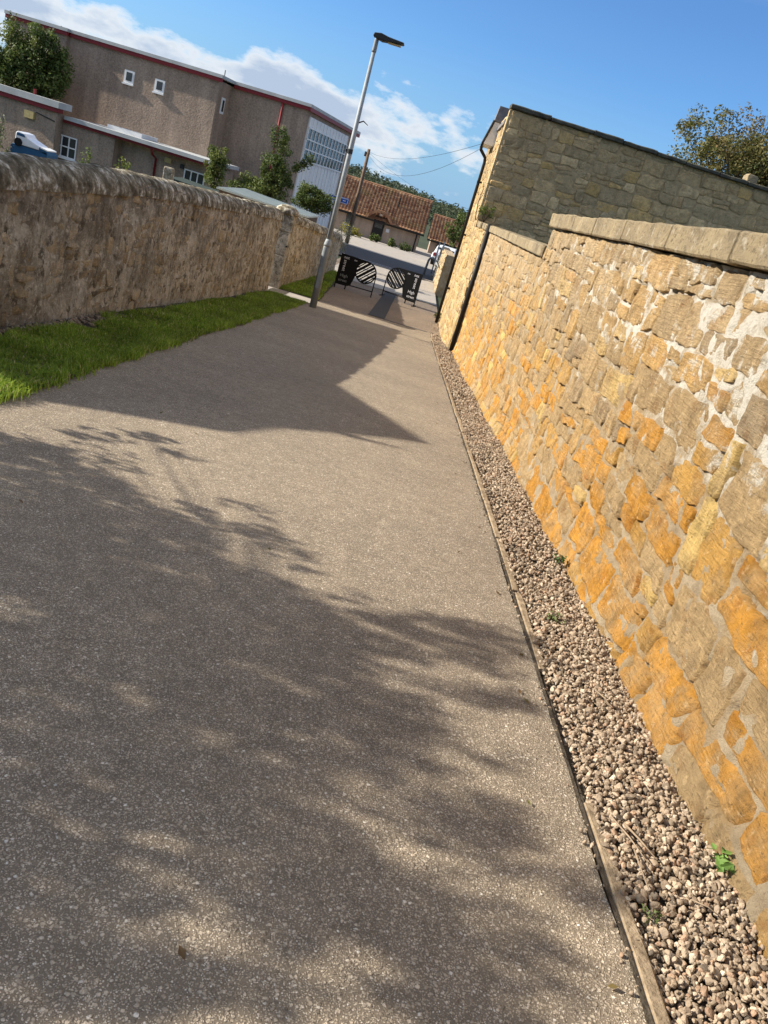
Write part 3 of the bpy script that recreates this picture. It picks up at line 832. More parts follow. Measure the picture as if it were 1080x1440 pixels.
# ---- left wall
def ztop(y): return np.interp(y, [4, 6.6, 10, 13.3, 20.6, 22.2, 32], [-0.55, -0.60, -0.64, -0.79, -1.16, -1.25, -2.05])
def xface(y): return np.interp(y, [5, 21, 22.3, 31], [-3.40, -3.42, -3.40, -2.80])
COPH = 0.22
def left_wall(y0, y1, label, seed, parts):
    t = thing('harled_wall', (-3.6, (y0 + y1) / 2, zgf((y0 + y1) / 2)), label, 'wall')
    rng = random.Random(seed)
    def mapL(u, v, d):
        # v in 0..1.9 : height below the coping top
        z = ztop(u) - v
        w_ = 0.04 * fbm(np.stack([u * 0.6, v, 0 * u], -1), 23, 2)
        return np.stack([xface(u) + d + w_, u, z], -1)
    qs = layout(y0, y1, COPH - 0.05, 2.35, (0.12, 0.24), (0.16, 0.42), rng, 0.25)
    pal = lambda c, r_: shade_of(r_, 0.8, 1.15, [(0.35, 0.29, 0.20), (0.50, 0.42, 0.30), (0.24, 0.195, 0.135), (0.62, 0.53, 0.39), (0.42, 0.34, 0.23)])
    keep = lambda c: ztop(c[0]) - c[1] > zgf(c[0]) - 0.1
    sc_ = lambda q, c: abs((q[2][0] - q[0][0]) * (q[2][1] - q[0][1])) * 3.4 / (c[0] ** 2 + 11) ** 1.5 * (1 if c[0] > 6.5 else 0.1)
    rubble(t, qs, mapL, pal, rng, M_STONE_G, parts, keep, sc_, flip=True, n=8, m=7, gap=0.012, proud=(-0.018, 0.013), rough=0.03, edge=-0.05, warp=0.03)
    dep = lambda u, v: 0.004 + 0.024 * fbm(np.stack([u * 1.2, v, 0 * u], -1) * 3, 29 + seed, 3) + 0.016 * fbm(np.stack([u, v, 0 * u], -1) * 11, 37, 3)
    mortar_grid('harling', np.arange(y0, y1 + 0.02, 0.035), np.arange(COPH - 0.1, 2.4, 0.035), mapL, dep, M_HARL, t, flip=False)
    core = MB()
    n = 12
    for k in range(n):
        a = y0 + (y1 - y0) * k / n; b = y0 + (y1 - y0) * (k + 1) / n
        xa, xb = float(xface(a)), float(xface(b))
        za, zb = float(ztop(a)) - 0.12, float(ztop(b)) - 0.12
        core.add([(xa - .06, a, za - 2.4), (xa - .4, a, za - 2.4), (xa - .4, a, za), (xa - .06, a, za), (xb - .06, b, zb - 2.4), (xb - .4, b, zb - 2.4), (xb - .4, b, zb), (xb - .06, b, zb)],
                 [(3, 2, 6, 7), (1, 5, 6, 2), (0, 3, 7, 4), (0, 1, 2, 3), (4, 7, 6, 5)])
    core.build('wall_core', M_HARL, t)
    # half round coping in lengths
    y = y0; k = 0
    while y < y1 - 0.01:
        L = rng.uniform(0.55, 0.95)
        if y1 - (y + L) < 0.4: L = y1 - y
        nu_, na = 14, 15
        tt = np.linspace(0, 1, nu_)
        V = []
        for f in tt:
            yy = y + 0.002 + (L - 0.004) * f
            xc = float(xface(yy)) - 0.2; zc = float(ztop(yy)) - COPH
            pin = 1 - 0.10 * max(0, abs(f - 0.5) * 2 - 0.86) / 0.14
            for j in range(na):
                a = -0.12 + (math.pi + 0.24) * j / (na - 1)
                V.append((xc + 0.245 * pin * math.cos(a), yy, zc + COPH * pin * math.sin(a)))
        V = np.array(V)
        nn = fbm(V * [2, 3.2, 2], 41, 4, 0.6)
        ctr = np.array([[float(xface(v[1])) - 0.2, v[1], float(ztop(v[1])) - COPH] for v in V])
        V = V + (V - ctr) * (0.17 * nn)[:, None]
        i = np.arange(nu_ - 1)[:, None] * na + np.arange(na - 1)[None]
        F4 = np.stack([i, i + na, i + 1 + na, i + 1], -1).reshape(-1, 4)
        ends = np.array([list(range(na)), list(range(nu_ * na - 1, (nu_ - 1) * na - 1, -1))])
        put('coping_stone', mesh_np('coping_stone', V, [F4, ends], True), M_LICHEN, t)
        y += L; k += 1
    return t
left_wall(5.7, 20.55, 'long weathered harled rubble wall with lichen covered round coping above the grass verge', 51, 240)
left_wall(22.25, 31.0, 'brown rubble wall continuing beyond the gateway behind the lamp post', 52, 120)
gp = thing('gate_pillar', (-3.6, 21.95, zgf(22)), 'squared stone gate pillar with rounded cap at the wall opening', 'pillar')
slab_stone((-3.80, 21.75, zgf(22) - 0.2), (-3.33, 22.25, zgf(22) + 0.9), rq, M_HARL, gp, 'pillar_block', 0.02, 8, 1)
slab_stone((-3.79, 21.76, zgf(22) + 0.905), (-3.34, 22.24, zgf(22) + 1.52), rq, M_STONE_G if False else M_HARL, gp, 'pillar_block', 0.02, 6, 2)
slab_stone((-3.80, 21.75, zgf(22) + 1.525), (-3.33, 22.25, zgf(22) + 1.95), rq, M_HARL, gp, 'pillar_block', 0.02, 6, 4)
MB().lathe((-3.565, 22.0, zgf(22) + 1.95), [(0.31, 0), (0.33, 0.05), (0.30, 0.13), (0.2, 0.2), (0.06, 0.235)], 14).build('cap', M_LICHEN, gp, True)
MB().box((-3.36, 21.62, zgf(22) + 1.15), (-3.32, 21.78, zgf(22) + 1.19)).build('hinge', M_PIPE, gp)

# ------------------------------------------------------------------ gravel
def ico(sub):
    t = (1 + 5 ** .5) / 2
    v = np.array([(-1, t, 0), (1, t, 0), (-1, -t, 0), (1, -t, 0), (0, -1, t), (0, 1, t), (0, -1, -t), (0, 1, -t), (t, 0, -1), (t, 0, 1), (-t, 0, -1), (-t, 0, 1)], float)
    f = [(0, 11, 5), (0, 5, 1), (0, 1, 7), (0, 7, 10), (0, 10, 11), (1, 5, 9), (5, 11, 4), (11, 10, 2), (10, 7, 6), (7, 1, 8), (3, 9, 4), (3, 4, 2), (3, 2, 6), (3, 6, 8), (3, 8, 9), (4, 9, 5), (2, 4, 11), (6, 2, 10), (8, 6, 7), (9, 8, 1)]
    v = [x / np.linalg.norm(x) for x in v]
    for _ in range(sub):
        nf, cache = [], {}
        def mid(a, b):
            k = (min(a, b), max(a, b))
            if k not in cache:
                p = v[a] + v[b]; v.append(p / np.linalg.norm(p)); cache[k] = len(v) - 1
            return cache[k]
        for a, b, c in f:
            x, y_, z = mid(a, b), mid(b, c), mid(c, a)
            nf += [(a, x, z), (b, y_, x), (c, z, y_), (x, y_, z)]
        f = nf
    return np.array(v), np.array(f)
def rotmats(n, rng):
    q = rng.normal(size=(n, 4)); q /= np.linalg.norm(q, axis=1)[:, None]
    a, b, c, d = q.T
    return np.stack([1 - 2 * (c * c + d * d), 2 * (b * c - a * d), 2 * (b * d + a * c), 2 * (b * c + a * d), 1 - 2 * (b * b + d * d), 2 * (c * d - a * b), 2 * (b * d - a * c), 2 * (c * d + a * b), 1 - 2 * (b * b + c * c)], -1).reshape(n, 3, 3)
def pebbles(name, pos, size, cols, sub, rng, mat, smooth=True):
    Vt, Ft = ico(sub)
    Vs, Fs, Cs, off = [], [], [], 0
    nT = 14
    temps = []
    for k in range(nT):
        d = 1 + 0.30 * fbm(Vt * 1.3 + k * 5.1, 100 + k, 2)[:, None]
        P = Vt * d
        for _ in range(5):                    # shear off a few flat faces
            nrm = rng.normal(size=3); nrm /= np.linalg.norm(nrm); h = rng.uniform(0.55, 0.85)
            e = P @ nrm - h
            P = P - np.clip(e, 0, None)[:, None] * nrm[None] * 0.9
        temps.append(P * np.array([1.2, 0.95, 0.72]) * rng.uniform(0.85, 1.15, 3))
    temps = np.array(temps)
    n = len(pos)
    ti = rng.integers(0, nT, n)
    Rm = rotmats(n, rng)
    # keep the flat axis mostly up
    P = np.einsum('nij,nvj->nvi', Rm, temps[ti]) * size[:, None, None]
    P = P + pos[:, None, :]
    nv = len(Vt)
    F_ = (Ft[None] + (np.arange(n) * nv)[:, None, None]).reshape(-1, 3)
    C = np.repeat(cols, nv, 0)
    return mesh_np(name, P.reshape(-1, 3), F_, smooth, C)
rp = np.random.default_rng(3)
def peb_cols(n, rng):
    base = np.array([(0.44, 0.34, 0.235), (0.35, 0.265, 0.18), (0.53, 0.42, 0.30), (0.25, 0.19, 0.13), (0.42, 0.28, 0.18), (0.60, 0.50, 0.37), (0.14, 0.11, 0.08)])
    p = np.array([0.26, 0.24, 0.17, 0.13, 0.1, 0.06, 0.04])
    return base[rng.choice(len(base), n, p=p)] * rng.uniform(0.62, 0.98, (n, 1))
def gravel(y0, y1, dens, s0, s1, sub, layers, name, x1=1.6):
    n = int(dens * (y1 - y0) * (x1 - 1.06) * layers)
    ysx = rp.uniform(y0, y1, n); xsx = 1.075 + (x1 - 1.075) * rp.beta(1.15, 1.0, n)
    sz = rp.uniform(s0, s1, n) * np.where(rp.random(n) < 0.3, 0.55, 1.0) * np.where(rp.random(n) < 0.03, 1.5, 1.0)
    lay = rp.integers(0, layers, n)
    heap = 0.02 * fbm(np.stack([xsx * 3, ysx * 1.6, 0 * xsx], -1), 15, 2) + 0.012 * np.sin((xsx - 1.05) / 0.5 * math.pi)
    # bare dips, where the earth shows
    z = zg(ysx) + heap - 0.010 + lay * 0.009 + rp.uniform(-0.004, 0.008, n)
    keep = np.ones(n, bool)
    pos = np.stack([xsx, ysx, z], -1)[keep]
    return pebbles(name, pos, sz[keep] * 0.5, peb_cols(keep.sum(), rp), sub, rp, M_PEB, False)
Vs = []
g1 = put('gravel', gravel(0.75, 4.2, 4300, 0.009, 0.027, 1, 2, 'gravel', 1.62), M_PEB); g1['kind'] = 'stuff'
g2 = put('gravel', gravel(4.2, 10, 2800, 0.013, 0.028, 1, 1, 'gravel', 1.6), M_PEB); g2['kind'] = 'stuff'
g3 = put('gravel', gravel(10, 24.5, 800, 0.026, 0.045, 0, 1, 'gravel', 1.6), M_PEB); g3['kind'] = 'stuff'
# loose grit and small stones that spill over the kerb on to the path and under the left wall
n = 160
yy = rp.uniform(1.0, 9, n); xx = 1.055 - np.abs(rp.normal(0, 0.025, n))
sp_ = put('loose_grit', pebbles('loose_grit', np.stack([xx, yy, zg(yy) + 0.004], -1), rp.uniform(0.004, 0.009, n), peb_cols(n, rp), 1, rp, M_PEB), M_PEB); sp_['kind'] = 'stuff'
n = 500
yy = rp.uniform(5.8, 9.5, n); xx = -3.36 + np.abs(rp.normal(0, 0.09, n))
sp_ = put('fallen_mortar', pebbles('fallen_mortar', np.stack([xx, yy, zg(yy) + 0.03], -1), rp.uniform(0.006, 0.022, n), peb_cols(n, rp) * 0.8, 1, rp, M_PEB), M_PEB); sp_['kind'] = 'stuff'

# ------------------------------------------------------------------ grass
def blades(pos, h, wdt, cols, rng, lean=0.5):
    n = len(pos)
    a = rng.uniform(0, 2 * math.pi, n)
    dx, dy = np.cos(a), np.sin(a)
    b = rng.uniform(0, 2 * math.pi, n); ll = rng.uniform(0.1, 1.0, n) * lean
    lx, ly = np.cos(b) * ll * h, np.sin(b) * ll * h
    side = np.stack([dx, dy, 0 * dx], -1) * (wdt / 2)[:, None]
    up1 = np.stack([lx * 0.3, ly * 0.3, h * 0.6], -1)
    up2 = np.stack([lx, ly, h * (1 - 0.25 * ll)], -1)
    V = np.stack([pos - side, pos + side, pos + up1 + side * 0.75, pos + up1 - side * 0.75, pos + up2], 1)
    k = (np.arange(n) * 5)[:, None]
    F4 = np.array([[0, 1, 2, 3]]) + k
    F3 = np.array([[3, 2, 4]]) + k
    C = np.repeat(cols, 5, 0)
    C = C.reshape(n, 5, 3) 
    return V.reshape(-1, 3), F4, F3, C.reshape(-1, 3)
def grass_cols(n, rng, dry=0.12):
    base = np.array([(0.15, 0.225, 0.022), (0.20, 0.275, 0.028), (0.26, 0.32, 0.045), (0.10, 0.165, 0.018), (0.42, 0.36, 0.15)])
    p = np.array([0.3, 0.3, 0.2, 0.2 - dry / 2, dry / 2])
    return base[rng.choice(5, n, p=p / p.sum())] * rng.uniform(0.75, 1.25, (n, 1))
def grass(name, y0, y1, dens, hr, wr, seed, right=lambda y: -2.32 + ledge(y, 0.07, 1.6, 8), left=-3.30):
    rng = np.random.default_rng(seed)
    n = int((y1 - y0) * 1.2 * dens)
    yy = rng.uniform(y0, y1, n)
    tab = np.linspace(y0, y1, 200); rt = np.array([right(t) for t in tab])
    rr = np.interp(yy, tab, rt) + rng.normal(0, 0.03, n) + 0.05 * fbm(np.stack([yy * 5, 0 * yy, 0 * yy], -1), 90, 2)
    lf = left + 0.10 * fbm(np.stack([yy * 1.3, 0 * yy, 0 * yy], -1), 6, 2) + np.where(yy < 9, 0.10, 0)
    xx = rng.uniform(left - 0.1, -2.1, n)
    cl = fbm(np.stack([xx * 2.6, yy * 2.6, 0 * xx], -1), 19, 3)
    ok = (xx < rr) & (xx > lf) & (cl > -0.42 - 0.5 * np.clip((xx + 3.2) / 0.3, 0, 1))
    xx, yy, cl = xx[ok], yy[ok], cl[ok]
    n = len(xx)
    h = rng.uniform(*hr, n) * (1 + 0.7 * cl)
    wd = rng.uniform(*wr, n)
    pos = np.stack([xx, yy, zg(yy) + 0.012], -1)
    cols = grass_cols(n, rng) * (1.22 + 0.5 * cl)[:, None]
    V, F4, F3, C = blades(pos, h, wd, cols, rng, 0.9)
    o = put(name, mesh_np(name, V, [F4, F3], False, C), M_GRASS); o['kind'] = 'stuff'
    return o
grass('grass', 3.0, 9.0, 9000, (0.03, 0.085), (0.005, 0.010), 1)
grass('grass', 9.0, 20.3, 4500, (0.03, 0.085), (0.006, 0.012), 2)
grass('grass', 21.9, 30.5, 1800, (0.04, 0.10), (0.012, 0.02), 3, right=lambda y: -2.25 - 0.03 * (y - 22))

# ------------------------------------------------------------------ foliage
def leaves(centres, radii, n_per, size, pal, rng, up=0.4, flat=1.0):
    """leaf quads around clump centres"""
    nC = len(centres)
    idx = np.repeat(np.arange(nC), n_per)
    n = len(idx)
    d = rng.normal(size=(n, 3)); d /= np.linalg.norm(d, axis=1)[:, None]
    r_ = rng.uniform(0.25, 1.0, n) ** 0.6
    P = centres[idx] + d * (radii[idx] * r_)[:, None] * np.array([1, 1, flat])
    nrm = d + rng.normal(size=(n, 3)) * 0.8 + np.array([0, 0, up]); nrm /= np.linalg.norm(nrm, axis=1)[:, None]
    t = np.cross(nrm, rng.normal(size=(n, 3))); t /= np.linalg.norm(t, axis=1)[:, None]
    b = np.cross(nrm, t)
    s = (size * rng.uniform(0.6, 1.3, n))[:, None]
    V = np.stack([P - t * s * 0.5, P + b * s * 0.26 + nrm * s * 0.06, P + t * s * 0.5, P - b * s * 0.26 + nrm * s * 0.06], 1)
    pal = np.array(pal)
    cc = pal[rng.integers(0, len(pal), nC)][idx] * 0.5 + pal[rng.integers(0, len(pal), n)] * 0.5
    cc = cc * rng.uniform(0.7, 1.25, (n, 1))
    C = np.repeat(cc, 4, 0)
    F_ = (np.arange(n) * 4)[:, None] + np.arange(4)[None]
    return V.reshape(-1, 3), F_, C
def crown_centres(c, rad, n, rng, shell=0.55):
    d = rng.normal(size=(n, 3)); d /= np.linalg.norm(d, axis=1)[:, None]
    r_ = rng.uniform(shell, 1.0, n)
    return np.array(c) + d * r_[:, None] * np.array(rad)
def tree(name, base, c, rad, nclump, clr, nleaf, size, pal, label, cat, seed, trunk=0.09, limbs=7, group=None, extra=None, shell=0.45, part=('trunk', 'crown')):
    rng = np.random.default_rng(seed)
    t = thing(name, base, label, cat, group)
    cen = crown_centres(c, rad, nclump, rng, shell)
    if extra is not None: cen = np.concatenate([cen, np.array(extra)])
    m = MB()
    b = Vector(base); cc = Vector(c)
    p1 = b.lerp(cc, 0.5) + Vector((rng.uniform(-.1, .1), rng.uniform(-.1, .1), 0))
    m.tube([b - Vector((0, 0, 0.1)), p1, cc], [trunk, trunk * 0.75, trunk * 0.3], 8)
    for k in range(min(limbs, len(cen))):
        e = Vector(cen[k * max(1, len(cen) // max(1, limbs))])
        st = b.lerp(cc, rng.uniform(0.35, 0.8))
        md = st.lerp(e, 0.5) + Vector((0, 0, 0.12 * rad[2]))
        m.tube([st, md, e], [trunk * 0.45, trunk * 0.28, trunk * 0.08], 6)
    m.build(part[0], M_BARK, t, True)
    V, F_, C = leaves(cen, rng.uniform(0.6, 1.3, len(cen)) * clr, nleaf, size, pal, rng)
    put(part[1], mesh_np(part[1], V, F_, False, C), M_LEAF, t)
    return t
G_DARK = [(0.045, 0.075, 0.018), (0.065, 0.10, 0.022), (0.035, 0.06, 0.016), (0.09, 0.115, 0.025)]
G_MID = [(0.115, 0.155, 0.035), (0.15, 0.19, 0.045), (0.08, 0.115, 0.028), (0.19, 0.21, 0.06)]
G_YEL = [(0.13, 0.15, 0.025), (0.09, 0.13, 0.025), (0.16, 0.16, 0.03)]
G_RUST = [(0.14, 0.14, 0.04), (0.17, 0.14, 0.045), (0.11, 0.13, 0.035), (0.16, 0.165, 0.05), (0.18, 0.12, 0.045)]

# ------------------------------------------------------------------ street lamp
LX, LY = -2.07, 19.62
lz = zgf(LY)
lamp = thing('street_lamp', (LX, LY, lz), 'tall grey street lamp post with flat dark lantern on the path edge', 'street lamp')
MB().lathe((LX, LY, lz - 0.05), [(0.088, 0), (0.088, 1.52), (0.086, 1.56)], 18).build('base_column', M_GALVD, lamp, True)
MB().lathe((LX, LY, lz + 1.50), [(0.092, 0), (0.092, 0.05), (0.075, 0.13), (0.06, 0.17)], 18).build('shoulder', M_GALV, lamp, True)
MB().lathe((LX, LY, lz + 1.66), [(0.060, 0), (0.057, 1.5), (0.042, 4.15)], 16).build('pole', M_GALV, lamp, True)
MB().lathe((LX, LY, lz + 5.74), [(0.050, 0), (0.053, 0.04), (0.048, 0.25), (0.042, 0.29)], 14).build('lantern_sleeve', M_GALVD, lamp, True)
hd = MB()
prof = [(-0.09, 0.0), (0.12, -0.05), (0.25, -0.035), (0.60, 0.0), (0.62, 0.02), (0.60, 0.04), (0.25, 0.06), (0.08, 0.09), (-0.07, 0.065)]
hd.prism(prof, lambda u, v, w_: (LX + u, LY - 0.12 + 0.24 * w_, lz + 6.04 + v))
hd.build('lantern', M_LED, lamp, False, 0.02)
MB().box((LX + 0.26, LY - 0.09, lz + 5.993), (LX + 0.55, LY + 0.09, lz + 6.008)).build('lens', M_CREAM, lamp)
MB().lathe((LX, LY, lz + 3.62), [(0.066, 0), (0.066, 0.10)], 14).build('bracket_band', M_LED, lamp)
MB().box((LX - 0.10, LY - 0.03, lz + 3.64), (LX - 0.055, LY + 0.03, lz + 3.70)).build('bracket_clamp', M_LED, lamp)
MB().tube([(LX + 0.04, LY, lz + 4.30), (LX + 0.14, LY, lz + 4.36), (LX + 0.26, LY, lz + 4.30)], [0.018, 0.016, 0.008], 6).build('side_hook', M_LED, lamp)
MB().box((LX - 0.045, LY - 0.093, lz + 0.5), (LX + 0.045, LY - 0.085, lz + 1.0)).build('access_door', M_GALVD, lamp)

# blue direction sign on its own bracket behind the lamp
SY = 34.0
sx, sz = -3.62, -0.93
sign = thing('direction_sign', (sx, SY, zgf(SY)), 'small blue and white finger sign seen behind the lamp post', 'sign')
sg = MB(); sg.prism([(-0.30, -0.02), (-0.40, 0.07), (-0.30, 0.16), (0.46, 0.16), (0.46, -0.08), (-0.30, -0.08)], lambda u, v, w_: (sx + u, SY - 0.03 * w_, sz + v)); sg.build('sign_plate', M_BLUE, sign)
MB().box((sx - 0.55, SY - 0.036, sz + 0.06), (sx - 0.36, SY - 0.004, sz + 0.11)).build('white_tip', M_LETTER, sign)
for a, b in (((-0.26, 0.115), (0.44, 0.145)), ((-0.26, -0.065), (0.44, -0.045)), ((0.415, -0.04), (0.44, 0.11)), ((-0.24, 0.0), (-0.08, 0.07)), ((0.22, 0.02), (0.34, 0.06))):
    MB().box((sx + a[0], SY - 0.038, sz + a[1]), (sx + b[0], SY - 0.031, sz + b[1])).build('white_mark', M_LETTER, sign)
MB().box((sx + 0.06, SY - 0.039, sz + 0.0), (sx + 0.16, SY - 0.031, sz + 0.08)).build('red_mark', M_RED, sign)
MB().tube([(sx + 0.02, SY + 0.05, zgf(SY)), (sx + 0.02, SY + 0.05, sz + 0.25)], 0.035, 10).build('sign_post', M_GALVD, sign, True)

# ------------------------------------------------------------------ barriers
def text_mesh(body, size, extrude=0.002):
    cu = bpy.data.curves.new('lettering', 'FONT'); cu.body = body; cu.size = size; cu.extrude = extrude; cu.align_x = 'CENTER'; cu.align_y = 'CENTER'
    ob = bpy.data.objects.new('lettering', cu); COL.objects.link(ob)
    dg = bpy.context.evaluated_depsgraph_get()
    me = bpy.data.meshes.new_from_object(ob.evaluated_get(dg))
    bpy.data.objects.remove(ob, do_unlink=True); bpy.data.curves.remove(cu)
    return me
def barrier(p0, p1, mirror, label):
    p0 = Vector(p0); p1 = Vector(p1)
    z0 = zgf((p0.y + p1.y) / 2)
    t = thing('barrier', ((p0.x + p1.x) / 2, (p0.y + p1.y) / 2, z0), label, 'barrier', 'black barriers across the lane')
    W = 1.27
    ex = Vector((p1.x - p0.x, p1.y - p0.y, 0)).normalized()
    en = Vector((ex.y, -ex.x, 0))                    # towards the camera
    def fr(u, v, w_):                              # w_ metres towards the camera
        uu = (W - u) if mirror else u
        q = Vector((p0.x, p0.y, z0)) + ex * uu + en * w_
        return (q.x, q.y, z0 + v)
    def pr(poly, a, b): return MB().prism(poly, lambda u, v, w_: fr(u, v, a + (b - a) * w_))
    cu_, cv, r_ = 0.915, 0.70, 0.345
    # panel with the scooped lower edge
    poly = [(0.02, 0.12), (0.36, 0.12)] + [(0.36 + 0.22 * math.sin(a), 0.34 - 0.22 * math.cos(a)) for a in np.linspace(0.1, 0.8, 5)] + [(0.60, 0.48)]
    poly += [(cu_ + r_ * math.cos(a), cv + r_ * math.sin(a)) for a in np.linspace(math.pi * 1.18, math.pi * 0.5, 12)] + [(cu_, 1.07), (0.02, 1.10)]
    pr(poly, -0.012, 0.012).build('panel', M_BLACK, t)
    # ring
    n = 40
    ring = MB()
    for k in range(n):
        a0, a1 = 2 * math.pi * k / n, 2 * math.pi * (k + 1) / n
        ring.prism([(cu_ + (r_ - 0.03) * math.cos(a0), cv + (r_ - 0.03) * math.sin(a0)), (cu_ + (r_ + 0.012) * math.cos(a0), cv + (r_ + 0.012) * math.sin(a0)), (cu_ + (r_ + 0.012) * math.cos(a1), cv + (r_ + 0.012) * math.sin(a1)), (cu_ + (r_ - 0.03) * math.cos(a1), cv + (r_ - 0.03) * math.sin(a1))], lambda u, v, w_: fr(u, v, -0.016 + 0.032 * w_))
    ring.build('ring', M_BLACK, t)
    ang = R(42)
    dx, dy = math.cos(ang), math.sin(ang)
    for off, hw in ((-0.27, 0.018), (-0.185, 0.04), (-0.085, 0.018), (0.005, 0.042), (0.095, 0.018), (0.185, 0.042), (0.275, 0.018)):
        L = math.sqrt(max(0.0, (r_ - 0.02) ** 2 - off ** 2))
        cx_, cy_ = cu_ - dy * off, cv + dx * off
        pr([(cx_ - dx * L + dy * hw, cy_ - dy * L - dx * hw), (cx_ + dx * L + dy * hw, cy_ + dy * L - dx * hw), (cx_ + dx * L - dy * hw, cy_ + dy * L + dx * hw), (cx_ - dx * L - dy * hw, cy_ - dy * L + dx * hw)], -0.010, 0.010).build('stripe', M_BLACK, t)
    MB().tube([fr(0.02, 0.0, 0), fr(0.02, 1.09, 0)], 0.02, 8).build('leg', M_BLACK, t)
    MB().tube([fr(W, 0.0, 0), fr(W, cv, 0)], 0.018, 8).build('leg', M_BLACK, t)
    MB().tube([fr(0.37, 0.0, 0.0), fr(0.37, 0.2, 0)], 0.022, 8).build('leg', M_BLACK, t)
    MB().tube([fr(0.02, 0.17, 0), fr(W, 0.17, 0)], 0.018, 8).build('bottom_rail', M_BLACK, t)
    for u in (0.02, W):
        MB().tube([fr(u, 0.02, -0.2), fr(u, 0.02, 0.2)], 0.016, 8).build('foot', M_BLACK, t)
    # lettering (small white print, illegible in the photograph beyond its outline)
    def letter(body, size, u, v, mat, rot=0.0):
        me = text_mesh(body, size)
        uu = (W - u) if mirror else u
        M = Matrix(((ex.x, 0, en.x, 0), (ex.y, 0, en.y, 0), (0, 1, 0, 0), (0, 0, 0, 1)))
        o = put('lettering', me, mat, None)
        base = Vector((p0.x, p0.y, z0)) + ex * uu + en * 0.0165 + Vector((0, 0, v))
        me.transform(Matrix.Translation(base) @ M @ Matrix.Rotation(rot, 4, 'Z'))
        o.parent = t; o.matrix_parent_inverse = Matrix.Translation(-Vector(t.location))
    letter('not', 0.13, 0.20, 1.0, M_LETTER)
    letter('street', 0.15, 0.18, 0.74, M_LETTER, R(-90))
    letter('High', 0.14, 0.24, 0.42, M_LETTER if mirror else M_GALVD)
    letter('street', 0.12, 0.23, 0.27, M_LETTER if mirror else M_GALVD)
    letter('oo', 0.09, 0.50, 0.99, M_LETTER)
    return t
barrier((-2.26, 26.28, 0), (-0.99, 26.40, 0), False, 'black barrier left of the lane with stripes in a ring at its right end')
barrier((-0.68, 27.75, 0), (0.55, 27.25, 0), True, 'black barrier right of the lane with stripes in a ring at its left end')
# white bollard end seen behind the left barrier
bo = thing('bollard', (-2.42, 29.0, zgf(29)), 'short white post half hidden behind the left black barrier', 'post')
MB().lathe((-2.42, 29.0, zgf(29)), [(0.05, 0), (0.05, 0.85), (0.03, 0.9)], 10).build('post', M_WHITE, bo)

# ------------------------------------------------------------------ low wall, handrail and car beyond the cottage
lw = thing('low_wall', (1.55, 38, zgf(38)), 'short stretch of sunlit rubble wall beyond the cottage down pipe', 'wall')
def mapW(u, v, d): return np.stack([1.32 + 0.0 * u - d + 0.004 * (u - 33), u, v + zg(u)], -1)
ql = layout(34.0, 45.0, 0.0, 1.6, (0.16, 0.3), (0.25, 0.6), rg, 0.15)
palW = lambda c, r_: shade_of(r_, 0.85, 1.1, [(0.42, 0.33, 0.2), (0.5, 0.4, 0.26), (0.33, 0.26, 0.16)])
rubble(lw, ql, mapW, palW, rg, M_STONE_G, 120, None, lambda q, c: -c[0], n=7, m=6, gap=0.02, proud=(0.01, 0.04))
mortar_grid('mortar', np.arange(34.0, 45.0, 0.1), np.arange(-0.1, 1.62, 0.08), mapW, lambda u, v: 0 * u, M_MORTAR, lw)
core = MB()
core.add([(1.34, 34, zgf(34) - .1), (1.75, 34, zgf(34) - .1), (1.75, 34, zgf(34) + 1.66), (1.34, 34, zgf(34) + 1.66), (1.40, 45, zgf(45) - .1), (1.80, 45, zgf(45) - .1), (1.80, 45, zgf(45) + 1.66), (1.40, 45, zgf(45) + 1.66)], [(0, 1, 2, 3), (3, 2, 6, 7), (0, 3, 7, 4), (1, 5, 6, 2), (4, 7, 6, 5)])
core.build('wall_core', M_MORTAR, lw)
hr = thing('handrail', (1.0, 42, zgf(40)), 'galvanised looped handrail at the corner in front of the white car', 'handrail')
zr = zgf(42)
MB().tube([(0.80, 43.5, zr), (0.86, 43.5, zr + 0.78), (0.93, 43.4, zr + 0.92), (1.05, 43.3, zr + 0.96), (1.18, 43.2, zr + 0.9)], 0.06, 8).build('rail', M_GALV, hr, True)
MB().tube([(1.18, 43.2, zr + 0.9), (1.2, 36.5, zgf(36) + 0.95)], 0.03, 8).build('rail', M_GALV, hr, True)
for nm, lab, (xx, yy), h in (('sign_pole', 'taller thin grey pole standing beyond the handrail', (1.32, 40.5), 1.95), ('sign_pole', 'shorter thin grey pole left of the taller one beyond the handrail', (1.28, 47), 1.75)):
    t = thing(nm, (xx, yy, zgf(yy)), lab, 'pole')
    MB().tube([(xx, yy, zgf(yy)), (xx, yy, zgf(yy) + h)], 0.04, 8).build('pole', M_GALV, t, True)
    MB().lathe((xx, yy, zgf(yy) + h), [(0.045, 0), (0.045, 0.02), (0.01, 0.035)], 8).build('pole_cap', M_GALVD, t)

